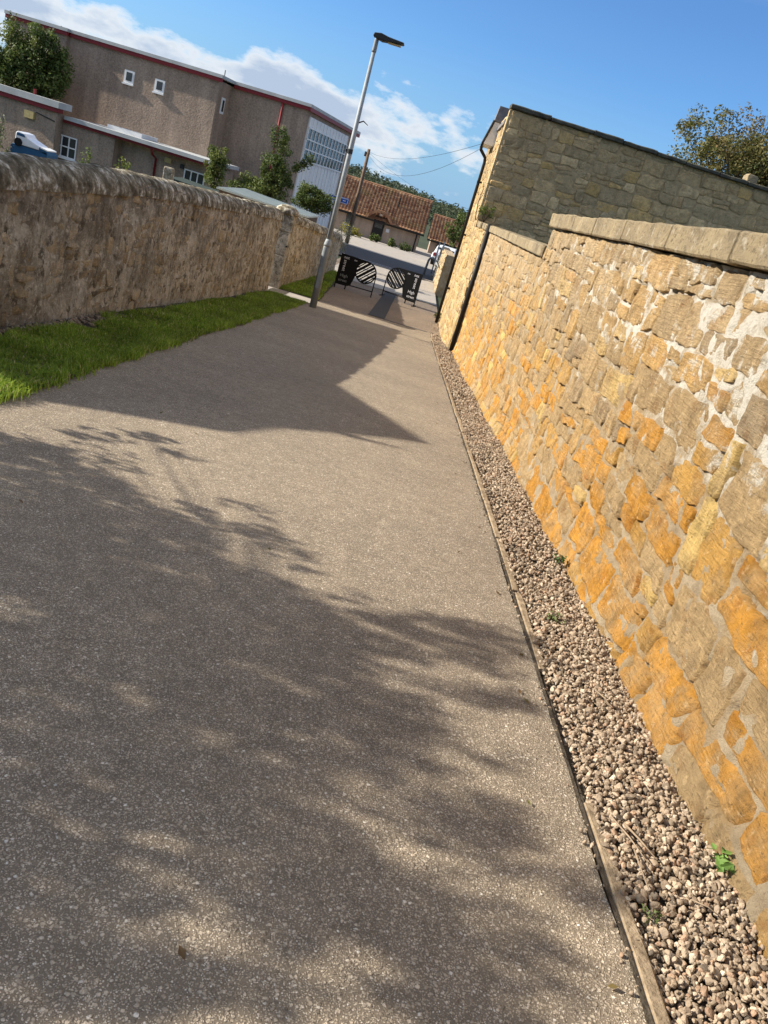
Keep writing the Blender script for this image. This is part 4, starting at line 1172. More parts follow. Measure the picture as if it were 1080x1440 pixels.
def car(base, yaw, label):
    t = thing('parked_car', base, label, 'car')
    M = Matrix.Translation(base) @ Matrix.Rotation(yaw, 4, 'Z')
    def fr(p): return tuple(M @ Vector(p))
    L, Wd = 4.1, 1.72
    body = [(-2.05, 0.28), (-2.08, 0.62), (-2.0, 0.88), (-1.0, 0.98), (0.9, 0.96), (1.9, 0.86), (2.05, 0.6), (2.05, 0.28)]
    cab = [(-1.93, 0.9), (-1.7, 1.38), (-1.3, 1.47), (0.1, 1.46), (0.55, 1.3), (1.05, 0.95)]
    b = MB(); b.prism(body, lambda u, v, w_: fr((u, -Wd / 2 + Wd * w_, v))); b.build('body', M_CAR, t, False, 0.06)
    b = MB(); b.prism(cab, lambda u, v, w_: fr((u, (-0.78 + 1.56 * w_) * (1 - 0.16 * max(0, (v - 0.9) / 0.57)), v))); cb = b.build('cabin', M_CAR, t, False, 0.05)
    wi = MB(); wi.prism([(-1.84, 0.95), (-1.68, 1.34), (-1.66, 1.33), (-1.82, 0.94)], lambda u, v, w_: fr((u - 0.05, -0.62 + 1.24 * w_, v))); wi.build('rear_window', M_GLASS, t)
    for s in (-1, 1):
        wi = MB(); wi.prism([(-1.55, 0.99), (-1.35, 1.38), (0.1, 1.38), (0.75, 0.99)], lambda u, v, w_: fr((u, s * (0.775 - 0.13 * (v - 0.95) / 0.5 + 0.012 * w_), v))); wi.build('side_window', M_GLASS, t)
        for u in (-1.3, 1.25):
            q = MB(); q.tube([fr((u, s * 0.66, 0.31)), fr((u, s * 0.885, 0.31))], 0.31, 18); wh = q.build('wheel', M_TYRE, t)
            q = MB(); q.tube([fr((u, s * 0.87, 0.31)), fr((u, s * 0.892, 0.31))], 0.19, 14); q.sub('rim', M_GALV, wh)
        q = MB(); q.box((-2.10, s * 0.62 - 0.14, 0.68), (-2.0, s * 0.62 + 0.14, 0.9), fr); q.build('tail_light', M_RED, t)
        q = MB(); q.box((1.95, s * 0.6 - 0.16, 0.62), (2.06, s * 0.6 + 0.16, 0.78), fr); q.build('headlight', M_GLASS, t)
    q = MB(); q.box((-2.115, -0.26, 0.5), (-2.05, 0.26, 0.62), fr); q.build('number_plate', M_YEL, t)
    q = MB(); q.box((-2.12, -0.8, 0.26), (-1.95, 0.8, 0.42), fr); q.build('bumper', M_TYRE, t)
    return t
car((2.45, 60.5, zgf(60)), R(80), 'white hatchback car parked beyond the handrail below the tiled house')

# ------------------------------------------------------------------ tiled house
def pantile(name, P00, P10, P01, ncol, nrow, mat, parent, amp=0.045, step=0.07):
    """P00 eave left, P10 eave right, P01 ridge left"""
    P00, P10, P01 = map(lambda p: np.array(p, float), (P00, P10, P01))
    eu, ev = P10 - P00, P01 - P00
    nrm = np.cross(eu, ev); nrm /= np.linalg.norm(nrm)
    spc = 4
    u = np.linspace(0, 1, ncol * spc + 1)
    V, F_ = [], []
    off = 0
    for r_ in range(nrow):
        for v, lift in ((r_ / nrow, step), ((r_ + 1.04) / nrow, 0.0)):
            hgt = amp * np.abs(np.sin(np.pi * u * ncol)) + lift
            V.append(P00 + u[:, None] * eu + v * ev + hgt[:, None] * nrm)
        n = len(u)
        k = np.arange(n - 1)
        F_.append(np.stack([k, k + 1, k + 1 + n, k + n], -1) + off)
        off += 2 * n
        if r_:                                # riser to the row below
            F_.append(np.stack([k - n, k + 1 - n, k + 1, k], -1) + off - 2 * n)
    return put(name, mesh_np(name, np.concatenate(V), np.concatenate(F_), True), mat, parent)
def house(x0, x1, y0, dep, zb, ze, zr, label, detail=True):
    t = thing('tiled_house', ((x0 + x1) / 2, y0 + dep / 2, zb), label, 'house')
    MB().box((x0, y0, zb - 0.5), (x1, y0 + dep, ze)).build('wall', M_HOUSE, t)
    for xx in (x0, x1 - 0.25):
        MB().prism([(y0, ze), (y0 + dep, ze), (y0 + dep / 2, zr - 0.12)], lambda u, v, w_: (xx + 0.25 * w_, u, v)).build('gable', M_HOUSE, t)
    ov = 0.35
    W = x1 - x0 + 2 * ov
    slope = (zr - ze) / (dep / 2)
    zo = ze - slope * ov
    r1 = pantile('roof', (x0 - ov, y0 - ov, zo + 0.06), (x1 + ov, y0 - ov, zo + 0.06), (x0 - ov, y0 + dep / 2, zr + 0.06), int(W / 0.29), 15, M_TILE, t)
    pantile('roof', (x1 + ov, y0 + dep + ov, zo + 0.06), (x0 - ov, y0 + dep + ov, zo + 0.06), (x1 + ov, y0 + dep / 2, zr + 0.06), int(W / 0.29), 15, M_TILE, t)
    MB().box((x0 - ov, y0 - ov - 0.06, zo - 0.08), (x1 + ov, y0 - ov + 0.04, zo + 0.07)).build('gutter', M_PIPE, t)
    MB().tube([(x0 - ov, y0 + dep / 2, zr + 0.08), (x1 + ov, y0 + dep / 2, zr + 0.08)], 0.11, 8).build('ridge', M_TILE, t)
    for xx in (x0 - ov - 0.03, x1 + ov - 0.03):
        MB().prism([(y0 - ov, zo - 0.1), (y0 + dep / 2, zr - 0.1), (y0 + dep / 2, zr + 0.1), (y0 - ov, zo + 0.1)], lambda u, v, w_: (xx + 0.06 * w_, u, v)).build('bargeboard', M_PIPE, t)
        MB().prism([(y0 + dep + ov, zo - 0.1), (y0 + dep / 2, zr - 0.1), (y0 + dep / 2, zr + 0.1), (y0 + dep + ov, zo + 0.1)], lambda u, v, w_: (xx + 0.06 * w_, u, v)).build('bargeboard', M_PIPE, t)
    return t, slope
HY = 74.0
hs, sl_ = house(-9.2, 0.05, HY, 7.5, -4.55, -2.55, 0.05, 'brown harled bungalow with an orange brown pantile roof beyond the road')
# door with arched porch hood, window, down pipe, vents
MB().box((-4.25, HY - 0.06, -4.45), (-3.25, HY + 0.05, -2.35)).build('door', M_PIPE, hs)
MB().box((-4.1, HY - 0.08, -3.3), (-3.4, HY - 0.055, -2.5)).build('door_glass', M_GLASS, hs)
MB().box((-6.75, HY - 0.07, -3.75), (-5.95, HY + 0.05, -2.75)).build('window', M_GLASS, hs)
MB().box((-6.85, HY - 0.12, -3.85), (-5.85, HY + 0.05, -3.75)).build('window_sill', M_WHITE, hs)
MB().box((-3.0, HY - 0.05, -3.45), (-2.7, HY + 0.02, -3.15)).build('name_plate', M_LETTER, hs)
pm = MB(); pm.prism([(-5.15, -2.66), (-4.6, -2.05), (-4.1, -1.80), (-3.5, -1.80), (-3.0, -2.05), (-2.5, -2.66), (-2.7, -2.72), (-3.2, -2.2), (-3.75, -1.98), (-4.4, -2.2), (-4.95, -2.72)], lambda u, v, w_: (u, HY - 0.75 + 0.9 * w_, v)); pm.build('porch_hood', M_TILE, hs)
MB().lathe((-3.75, HY - 0.12, -2.28), [(0.04, 0), (0.12, 0.05), (0.12, 0.2), (0.04, 0.25)], 10).build('porch_light', M_WHITE, hs)
MB().tube([(-0.2, HY - 0.08, -4.5), (-0.2, HY - 0.08, -2.7)], 0.06, 8).build('down_pipe', M_PIPE, hs)
for k, yy in enumerate((HY + 1.0, HY + 2.6, HY + 4.6)):
    MB().box((0.03, yy, -3.9), (0.10, yy + 0.9, -2.75)).build('gable_window', M_GLASS, hs)
MB().tube([(-2.55, HY + 1.9, -1.25), (-2.55, HY + 1.9, -0.35)], 0.09, 8).build('roof_vent', M_PIPE, hs)
hs2, _ = house(1.3, 5.2, 84.0, 7.0, -4.9, -3.2, -1.05, 'smaller tiled roof house behind the bungalow gable')
MB().box((2.0, 83.93, -4.6), (3.4, 84.02, -3.5)).build('window', M_GLASS, hs2)
# utility pole and wires
UX, UY = -4.33, 52.0
up = thing('utility_pole', (UX, UY, zgf(UY)), 'brown wooden utility pole in front of the tiled roof', 'utility pole')
MB().tube([(UX, UY, zgf(UY) - 0.2), (UX - 0.02, UY, -0.5), (UX - 0.05, UY, 1.90)], [0.13, 0.115, 0.095], 12).build('pole', M_WOOD, up, True)
MB().box((UX - 0.26, UY - 0.05, 1.45), (UX - 0.12, UY + 0.05, 1.72)).build('insulator', M_WOOD, up)
MB().box((UX - 0.14, UY - 0.07, 1.6), (UX + 0.06, UY + 0.07, 1.66)).build('bracket', M_PIPE, up)
wires = [((UX, UY, 1.75), (1.25, 24.6, 2.05), 0.45, 'upper thin overhead wire running from the utility pole to the cottage eaves'), ((UX, UY, 1.60), (1.2, 24.8, 1.95), 1.05, 'lower sagging overhead wire running from the utility pole to the cottage eaves'), ((UX, UY, 1.70), (9.0, 92.0, 2.2), 1.6, 'long overhead wire running from the utility pole over the roofs behind')]
for a, b, sag, lab in wires:
    a, b = Vector(a), Vector(b)
    pts = [a.lerp(b, k / 20) - Vector((0, 0, sag * 4 * (k / 20) * (1 - k / 20))) for k in range(21)]
    o = MB().tube(pts, 0.006, 5).build('overhead_wire', M_PIPE, None, True)
    tag(o, lab, 'wire', 'overhead wires')

# ------------------------------------------------------------------ school
A8 = R(8)
SO = Vector((-10.84, 40.0, 0))
SEX = Vector((math.cos(A8), -math.sin(A8), 0)); SEY = Vector((math.sin(A8), math.cos(A8), 0))
def sf(p):
    q = SO + SEX * p[0] + SEY * p[1]
    return (q.x, q.y, p[2])
sch = thing('school_building', (SO.x - 3, SO.y + 5, -3.5), 'tall flat roofed brown roughcast block with red fascia behind the left wall', 'building')
def sb(name, a, b, mat): return MB().box(a, b, sf).build(name, mat, sch)
ZR = 2.38
sb('wall', (-7.6, 0, -3.8), (0.05, 12, ZR), M_ROUGHCAST)
sb('wall', (-10.55, -0.17, -3.8), (-7.6, 12, ZR - 0.03), M_ROUGHCAST)
sb('wall', (0.05, 1.5, -3.8), (3.95, 12, ZR - 0.012), M_ROUGHCAST)
for nm, (xa, xb, ya) in (('fascia', (-7.48, 0.2, -0.13)), ('fascia', (0.2, 4.12, 1.37)), ('fascia', (-10.7, -7.5, -0.29))):
    sb(nm, (xa, ya, ZR - 0.06), (xb, ya + 0.12, ZR + 0.10), M_RED)
    sb('roof_edge', (xa - 0.02, ya - 0.05, ZR + 0.102), (xb + 0.02, 12.1, ZR + 0.24), M_ROOFG)
sb('fascia', (4.0, 1.36, ZR - 0.065), (4.13, 12.1, ZR + 0.098), M_RED)
# glazed white side facing the path
XS = 3.955
sb('cladding', (XS, 1.95, -3.2), (XS + 0.05, 10.0, 2.12), M_PANEL)
for k in range(13):
    y_ = 2.0 + k * 0.655
    sb('cladding_rib', (XS + 0.05, y_, -3.1), (XS + 0.075, y_ + 0.07, 0.12), M_WHITE)
    sb('cladding_rib', (XS + 0.05, y_, 1.68), (XS + 0.075, y_ + 0.07, 2.10), M_WHITE)
for r_, (za, zb) in enumerate(((0.2, 0.66), (0.70, 1.10), (1.16, 1.62))):
    for k in range(12):
        y_ = 2.06 + k * 0.655
        sb('window_pane', (XS + 0.05, y_ + 0.06, za), (XS + 0.062, y_ + 0.60, zb), M_GLASS)
for k in range(13):
    y_ = 2.0 + k * 0.655
    sb('mullion', (XS + 0.05, y_, 0.14), (XS + 0.10, y_ + 0.07, 1.66), M_WHITE)
for z_ in (0.12, 0.655, 1.105, 1.62):
    sb('transom', (XS + 0.052, 2.0, z_), (XS + 0.115, 9.95, z_ + 0.055), M_WHITE)
# small windows in the lit face
for x_ in (-4.35, -2.80):
    o = sb('window', (x_ - 0.25, -0.04, 1.13), (x_ + 0.25, 0.02, 1.68), M_WHITE)
    MB().box((x_ - 0.14, -0.055, 1.24), (x_ + 0.15, -0.038, 1.60), sf).sub('pane', M_GLASS, o)
    sb('window_sill', (x_ - 0.29, -0.10, 1.06), (x_ + 0.27, 0.02, 1.125), M_WHITE)
o = sb('window', (0.04, 0.55, 1.05), (0.09, 0.95, 1.75), M_WHITE)
MB().box((0.085, 0.64, 1.15), (0.10, 0.86, 1.65), sf).sub('pane', M_GLASS, o)
MB().tube([sf((2.72, 1.42, ZR - 0.05)), sf((2.75, 1.42, -3.4))], 0.05, 8).build('down_pipe', M_RED, sch, True)
MB().tube([sf((-0.2, 1.0, ZR + 0.2)), sf((-0.2, 1.0, ZR + 0.55))], 0.03, 8).build('roof_vent', M_GALVD, sch)
MB().tube([sf((-9.3, 2.0, ZR + 0.2)), sf((-9.3, 2.0, ZR + 0.42))], 0.04, 8).build('roof_vent', M_GALVD, sch)
# single storey annexes in front
an = thing('school_annex', (SO.x - 2, SO.y - 1.5, -3.5), 'low flat roofed annex with red fascia and pale roof in front of the tall block', 'building')
def ab(name, a, b, mat, t=an): return MB().box(a, b, sf).build(name, mat, t)
ab('wall', (-13.0, -3, -3.8), (-3.0, -0.02, -1.22), M_ROUGHCAST)
ab('wall', (-3.0, -2.4, -3.8), (1.5, -0.02, -1.225), M_ROUGHCAST)
ab('roof', (-5.37, -3.25, -1.13), (1.75, -0.02, -0.97), M_ROOFG)
ab('fascia', (-5.5, -3.12, -1.26), (-2.95, -3.03, -1.128), M_RED)
ab('fascia', (-2.95, -3.10, -1.24), (1.7, -3.01, -1.129), M_RED)
ab('soffit', (-2.95, -3.0, -1.22), (1.5, -2.42, -1.17), M_WHITE)
ab('roof_light', (-3.9, -2.2, -0.968), (-2.2, -0.6, -0.80), M_PANEL)
def win(x0, x1, z0, z1, y_, nx_, nz_, t, fr_=0.05):
    o = ab('window', (x0, y_ - 0.03, z0), (x1, y_ + 0.03, z1), M_GLASS, t)
    for k in range(nx_ + 1):
        xx = x0 + (x1 - x0) * k / nx_
        MB().box((xx - fr_ / 2, y_ - 0.06, z0), (xx + fr_ / 2, y_ - 0.028, z1), sf).sub('frame', M_WHITE, o)
    for k in range(nz_ + 1):
        zz = z0 + (z1 - z0) * k / nz_
        MB().box((x0 - fr_ / 2, y_ - 0.065, zz - fr_ / 2), (x1 + fr_ / 2, y_ - 0.0285, zz + fr_ / 2), sf).sub('frame', M_WHITE, o)
    ab('window_sill', (x0 - 0.08, y_ - 0.13, z0 - 0.10), (x1 + 0.08, y_ + 0.02, z0 - 0.03), M_WHITE, t)
win(-5.85, -4.78, -2.66, -1.80, -3.0, 3, 2, an)
win(0.2, 1.15, -2.15, -1.66, -2.4, 3, 1, an)
MB().tube([sf((-1.22, -3.06, -1.25)), sf((-1.22, -2.9, -1.45)), sf((-1.24, -2.46, -1.6)), sf((-1.24, -2.46, -3.4))], 0.05, 8).build('down_pipe', M_RED, an, True)
ab('wall_lamp', (-0.8, -2.52, -1.62), (-0.5, -2.39, -1.42), M_CREAM)
ab('wall_lamp', (-0.05, -2.48, -1.68), (0.12, -2.39, -1.5), M_LED)
a2 = thing('school_annex', (SO.x - 8, SO.y - 2, -3.5), 'nearer low roughcast annex at the left edge with thick pale roof edge and red fascia', 'building')
ab('wall', (-13.5, -3.55, -3.8), (-5.55, -3.03, -0.95), M_ROUGHCAST, a2)
ab('roof', (-13.6, -3.75, -0.76), (-5.38, -2.7, -0.50), M_ROOFG, a2)
ab('fascia', (-13.6, -3.68, -0.94), (-5.43, -3.60, -0.762), M_RED, a2)
ab('fascia', (-5.50, -3.59, -0.94), (-5.44, -3.27, -0.762), M_RED, a2)
ab('wall_lamp', (-7.0, -3.70, -1.50), (-6.55, -3.54, -1.20), M_CREAM, a2)
ab('vent_pipe', (-7.0, -3.2, -0.50), (-6.9, -3.1, -0.28), M_RED, a2)
MB().tube([sf((-6.5, -3.58, -1.18)), sf((-5.6, -3.58, -1.32))], 0.02, 6).build('cable', M_PIPE, a2)

# shed with sheet roof behind the far wall
sh = thing('shed', (-4.6, 26.5, zgf(26)), 'shed with grey green corrugated sheet roof behind the gate pillar', 'shed')
A_, B_, C_, D_ = Vector((-5.9, 23.4, -1.24)), Vector((-3.62, 26.4, -1.47)), Vector((-3.62, 29.6, -1.50)), Vector((-5.85, 26.8, -1.22))
n = 40
V, Fq = [], []
for k in range(n * 2 + 1):
    f = k / (n * 2)
    a, b = A_.lerp(B_, f), D_.lerp(C_, f)
    dz = 0.012 if k % 2 else -0.012
    V += [(a.x, a.y, a.z + dz), (b.x, b.y, b.z + dz), (a.x, a.y, a.z - 0.05), (b.x, b.y, b.z - 0.05)]
for k in range(n * 2):
    b = k * 4
    Fq += [(b, b + 4, b + 5, b + 1), (b, b + 2, b + 6, b + 4), (b + 1, b + 5, b + 7, b + 3)]
Fq += [(0, 1, 3, 2), (n * 8, n * 8 + 2, n * 8 + 3, n * 8 + 1)]
MB().add(V, Fq).build('roof', M_FELT, sh)
w_ = MB()
ins = [p.lerp((A_ + B_ + C_ + D_) / 4, 0.05) for p in (A_, B_, C_, D_)]
w_.add([(p.x, p.y, p.z - 0.06) for p in ins] + [(p.x, p.y, -3.6) for p in ins], [(0, 4, 5, 1), (1, 5, 6, 2), (2, 6, 7, 3), (3, 7, 4, 0), (0, 1, 2, 3)])
w_.build('wall', M_WOOD, sh)
sh2 = thing('garden_shed', (-7.4, 27.5, zgf(27)), 'dark green low shed roof beside the small leafy tree', 'shed')
MB().box((-8.3, 26.8, -3.4), (-6.2, 28.4, -1.75)).build('wall', M_WOOD, sh2)
MB().prism([(-8.4, -1.72), (-6.1, -1.78), (-6.1, -1.66), (-8.4, -1.55)], lambda u, v, ww: (u, 26.7 + 1.8 * ww, v)).build('roof', plain('dark_roof', (0.04, 0.055, 0.045), 0.8), sh2)
bx_ = thing('stone_post', (-6.9, 22.0, zgf(22)), 'small square tan stone post top showing above the left wall coping', 'post')
slab_stone((-7.0, 22.0, -3.3), (-6.76, 22.24, -1.05), rq, M_HARL, bx_, 'post', 0.01, 6, 5)

# toy like white car on a blue base above the wall
ty = thing('play_car', (-8.55, 18.0, zgf(18)), 'small white car shaped object on a blue base above the left wall', 'play equipment')
def tyf(u, v, w_): return (-8.98 + u * 0.78, 18.0 + 0.45 * w_, -1.36 + v * 0.78)
MB().prism([(0.0, 0.12), (0.02, 0.38), (0.08, 0.42), (0.28, 0.40), (0.36, 0.30), (0.70, 0.18), (0.70, 0.08), (0.0, 0.08)], tyf).build('body', M_CAR, ty, False, 0.02)
MB().prism([(0.05, 0.31), (0.07, 0.385), (0.25, 0.37), (0.30, 0.30)], lambda u, v, w_: tyf(u, v, -0.01 + 0.02 * w_)).build('window', M_TEAL, ty)
MB().prism([(0.70, 0.05), (0.70, 0.17), (0.92, 0.12), (0.95, 0.0)], tyf).build('bonnet', M_TEAL, ty, False, 0.01)
MB().prism([(0.74, 0.165), (0.93, 0.13), (0.93, 0.10), (0.74, 0.13)], lambda u, v, w_: tyf(u, v + 0.012, -0.02 + 1.04 * w_)).build('trim', M_WHITE, ty)
MB().tube([tyf(0.12, 0.14, -0.06), tyf(0.12, 0.14, 0.02)], 0.085, 14).build('wheel', M_TYRE, ty)
MB().box((-9.05, 18.0, -3.0), (-8.25, 18.5, -1.31)).build('blue_base', M_TEAL, ty)

# ------------------------------------------------------------------ trees and shrubs in view
tree('leafy_tree', (-19.2, 39.3, -3.6), (-19.15, 39.3, 0.55), (1.95, 0.8, 1.75), 230, 0.36, 90, 0.15, G_DARK + G_MID, 'dense dark green tree in front of the tall roughcast block', 'tree', 1, 0.14, 12)
tree('sapling_tree', (-7.75, 30, -3.3), (-7.7, 30, -0.95), (0.40, 0.38, 0.85), 55, 0.17, 70, 0.085, G_YEL + G_MID, 'small yellow green tree beside the dark shed roof', 'tree', 2, 0.05, 8, shell=0.3)
rT = np.random.default_rng(77)
ext = [(-5.55 + rT.normal(0, 0.13), 30 + rT.normal(0, 0.13), 0.15 + k * 0.062) for k in range(12)] + [(-4.95 + 0.07 * k, 30.1, -0.25 + 0.07 * k) for k in range(8)]
tree('bushy_tree', (-5.6, 30, -3.3), (-5.55, 30, -0.75), (0.66, 0.5, 0.95), 70, 0.21, 95, 0.085, G_MID + G_DARK, 'bushy green tree with a pointed top against the shaded roughcast wall', 'tree', 3, 0.06, 9, extra=ext, shell=0.3)
tree('shrub', (-6.3, 29.6, -3.3), (-6.4, 29.6, -1.25), (0.75, 0.5, 0.36), 44, 0.17, 70, 0.085, G_MID, 'low loose green shrub at the left foot of the pointed tree', 'shrub', 4, 0.04, 5)
tree('shrub', (-4.5, 33, -3.4), (-4.45, 33, -1.15), (0.9, 0.6, 0.55), 80, 0.2, 90, 0.09, G_DARK + G_MID, 'dense dark green shrub below the white cladding beside the shed roof', 'shrub', 5, 0.05, 6)
tree('shrub', (-3.25, 35.5, -3.42), (-3.2, 35.5, -2.35), (0.42, 0.6, 0.75), 50, 0.18, 45, 0.05, [(0.11, 0.115, 0.08), (0.075, 0.085, 0.055), (0.15, 0.15, 0.11)], 'twiggy grey green shrub at the end of the wall behind the lamp post', 'shrub', 6, 0.04, 8)
tree('shrub', (-5.5, 69, -4.3), (-5.5, 69, -3.85), (0.9, 0.5, 0.42), 30, 0.25, 50, 0.16, [(0.42, 0.36, 0.03), (0.33, 0.30, 0.03), (0.25, 0.22, 0.05)], 'bright yellow shrub in front of the bungalow window', 'shrub', 7, 0.04, 4)
for k, (xx, yy, lab) in enumerate(((-3.6, 70, 'low green shrub right of the yellow shrub by the bungalow door'), (-2.1, 70.5, 'low dull green shrub in the middle of the bungalow front'), (-0.9, 70.5, 'low green shrub near the bungalow corner'))):
    tree('shrub', (xx, yy, zgf(yy)), (xx, yy, zgf(yy) + 0.3), (0.6, 0.4, 0.28), 16, 0.22, 45, 0.15, G_MID + G_DARK, lab, 'shrub', 8 + k, 0.03, 3)
tree('leafy_tree', (4.7, 70, -4.3), (4.2, 70, -1.2), (2.0, 1.6, 1.9), 90, 0.45, 60, 0.24, G_DARK + G_MID, 'green tree between the far tiled roof and the cottage', 'tree', 12, 0.15, 8)
tree('birch_tree', (10.8, 32, -3.0), (11.6, 32, 4.35), (4.1, 2.6, 1.95), 380, 0.42, 80, 0.12, G_RUST, 'russet brown and green tree above the right end of the gable coping', 'tree', 13, 0.2, 26, shell=0.2)
# young stems along the far side of the left wall
def sprig(base, h, n, size, pal, label, seed, spread=0.18):
    rng = np.random.default_rng(seed)
    t = thing('wall_shrub', base, label, 'shrub')
    m = MB(); pts = []
    for k in range(n):
        e = Vector(base) + Vector((rng.uniform(-1, 1) * spread, rng.uniform(-1, 1) * spread, h * rng.uniform(0.65, 1.0)))
        md = Vector(base).lerp(e, 0.5) + Vector((rng.uniform(-.05, .05), 0, 0.04))
        m.tube([base, md, e], [0.012, 0.008, 0.003], 5)
        for q in range(9):
            f = 0.25 + 0.75 * q / 8
            pts.append(tuple(md.lerp(e, f)) if f > 0.5 else tuple(Vector(base).lerp(md, f)))
    m.build('stems', M_BARK, t)
    V, F_, C = leaves(np.array(pts), np.full(len(pts), 0.07), 5, size, pal, rng)
    put('foliage', mesh_np('foliage', V, F_, False, C), M_LEAF, t)
sprig((-9.3, 17.5, -3.0), 2.3, 12, 0.09, [(0.16, 0.17, 0.09), (0.11, 0.12, 0.05), (0.2, 0.2, 0.13)], 'pale twiggy shrub at the left edge beside the white play car', 21, 0.45)
sprig((-8.55, 20.8, -3.1), 2.1, 8, 0.08, G_MID, 'thin leafy stem in front of the annex window', 22, 0.14)
sprig((-8.1, 21, -3.1), 1.85, 6, 0.08, G_YEL, 'small yellowish sprig above the wall right of the annex window', 23, 0.1)
sprig((-7.7, 21, -3.1), 2.05, 10, 0.085, G_YEL + G_MID, 'taller yellow green sprig above the middle of the left wall', 24, 0.2)
sprig((-6.9, 22.6, -3.1), 2.0, 6, 0.08, [(0.2, 0.2, 0.12), (0.14, 0.14, 0.07)], 'pale dry sprig beside the tan stone post above the wall', 25, 0.12)
# weeds
def weed(base, n, h, size, pal, label, seed, name='weed', spread=0.1, nrmup=1.2):
    rng = np.random.default_rng(seed)
    t = thing(name, base, label, 'plant')
    m = MB(); pts = []
    for k in range(n):
        e = Vector(base) + Vector((rng.uniform(-1, 1) * spread, rng.uniform(-1, 1) * spread, h * rng.uniform(0.4, 1.0)))
        m.tube([base, Vector(base).lerp(e, 0.6) + Vector((0, 0, 0.1 * h)), e], 0.0018 + 0.01 * h * 0.1, 4)
        pts.append(tuple(e))
    m.build('stems', M_GRASS if False else M_BARK, t)
    V, F_, C = leaves(np.array(pts), np.full(len(pts), size * 0.6), 4, size, pal, rng, up=nrmup)
    put('foliage', mesh_np('foliage', V, F_, False, C), M_LEAF, t)
    return t
weed((1.495, 1.92, zgf(1.92) + 0.01), 9, 0.05, 0.045, [(0.13, 0.24, 0.05), (0.18, 0.29, 0.07)], 'bright green seedling in the gravel at the foot of the golden wall', 31, spread=0.035)
weed((1.24, 3.62, zgf(3.62) + 0.01), 11, 0.035, 0.022, [(0.13, 0.19, 0.05), (0.18, 0.22, 0.08)], 'tuft of small green weeds in the middle of the gravel strip', 32, spread=0.045)
weed((1.16, 1.62, zgf(1.62) + 0.005), 8, 0.035, 0.017, [(0.15, 0.2, 0.06), (0.12, 0.16, 0.05)], 'small dull weed beside the kerb near the bottom of the gravel', 33, spread=0.03)
weed((1.46, 4.6, zgf(4.6) + 0.01), 10, 0.06, 0.03, [(0.07, 0.12, 0.03)], 'small weed against the wall foot further along the gravel', 34, spread=0.03)
weed((1.5, 21.38, -0.09), 40, 0.42, 0.08, G_MID, 'leafy weed growing on the low coping at the gable corner', 35, spread=0.18)
weed((1.30, 24.9, zgf(25)), 40, 0.30, 0.07, [(0.16, 0.15, 0.05), (0.09, 0.10, 0.04)], 'straggly weed at the foot of the cottage down pipe', 36, spread=0.16)
# dead stalk by the cottage corner
ds = thing('dead_stalk', (1.30, 21.6, -0.1), 'thin dead stalk leaning against the sunlit cottage corner', 'plant')
MB().tube([(1.30, 21.6, -0.1), (1.24, 21.6, 0.35), (1.27, 21.62, 0.7), (1.22, 21.62, 0.85)], [0.012, 0.01, 0.008, 0.004], 5).build('stalk', M_BARK, ds)
MB().tube([(1.25, 21.6, 0.4), (1.32, 21.6, 0.62), (1.31, 21.6, 0.78)], [0.008, 0.006, 0.003], 5).build('side_stem', M_BARK, ds)
# fallen twigs on the gravel
M_TWIG = plain('dry_twig', (0.27, 0.20, 0.13), 0.9, 0.3, 30)
tw = [((1.13, 2.02), (1.20, 1.83), 'long pale twig lying beside the kerb on the gravel'), ((1.17, 2.0), (1.235, 1.86), 'second pale twig parallel to the long one on the gravel'), ((1.17, 1.88), (1.165, 1.72), 'dark twig lying on the gravel next to the kerb'),
      ((1.30, 1.72), (1.37, 1.68), 'short pale twig crossing the gravel near the seedling'), ((1.46, 1.45), (1.47, 1.34), 'thick dry twig near the bottom of the gravel strip'), ((1.36, 1.42), (1.42, 1.33), 'thin straw at the bottom of the gravel strip'), ((1.29, 2.9), (1.33, 2.78), 'twig on the gravel further up the strip')]
rtw = random.Random(9)
for (a, b, lab) in tw:
    za, zb = zgf(a[1]) + 0.032, zgf(b[1]) + 0.034
    mx = ((a[0] + b[0]) / 2 + rtw.uniform(-.006, .006), (a[1] + b[1]) / 2, (za + zb) / 2 + 0.006)
    r0 = rtw.uniform(0.0022, 0.0042)
    o = MB().tube([(a[0], a[1], za), mx, (b[0], b[1], zb)], [r0, r0 * 0.9, r0 * 0.6], 6).build('twig', M_TWIG, None, True)
    tag(o, lab, 'twig', 'dry twigs on the gravel')

# a few dry leaves blown on to the path
rl = np.random.default_rng(88)
n = 70
lx = np.where(rl.random(n) < 0.6, 1.0 - np.abs(rl.normal(0, 0.12, n)), rl.uniform(-2.1, 0.9, n)); ly = rl.uniform(1.1, 12, n)
V, F_, C = leaves(np.stack([lx, ly, zg(ly) + 0.008], -1), np.full(n, 0.001), 1, 0.03, [(0.20, 0.12, 0.05), (0.28, 0.19, 0.08), (0.12, 0.08, 0.04), (0.16, 0.15, 0.05)], rl, up=6)
lo_ = put('leaf_litter', mesh_np('leaf_litter', V, F_, False, C), M_LEAF); lo_['kind'] = 'stuff'
# earth and moss gathered along the kerb
dk = sheet('kerb_dirt', np.linspace(0.6, 20, 400), lambda y: 1.04 - abs(ledge(y, 0.025, 3.1, 14)), lambda y: 1.052, 3, 0.009, M_EARTH, rough=0.002, seed=3)

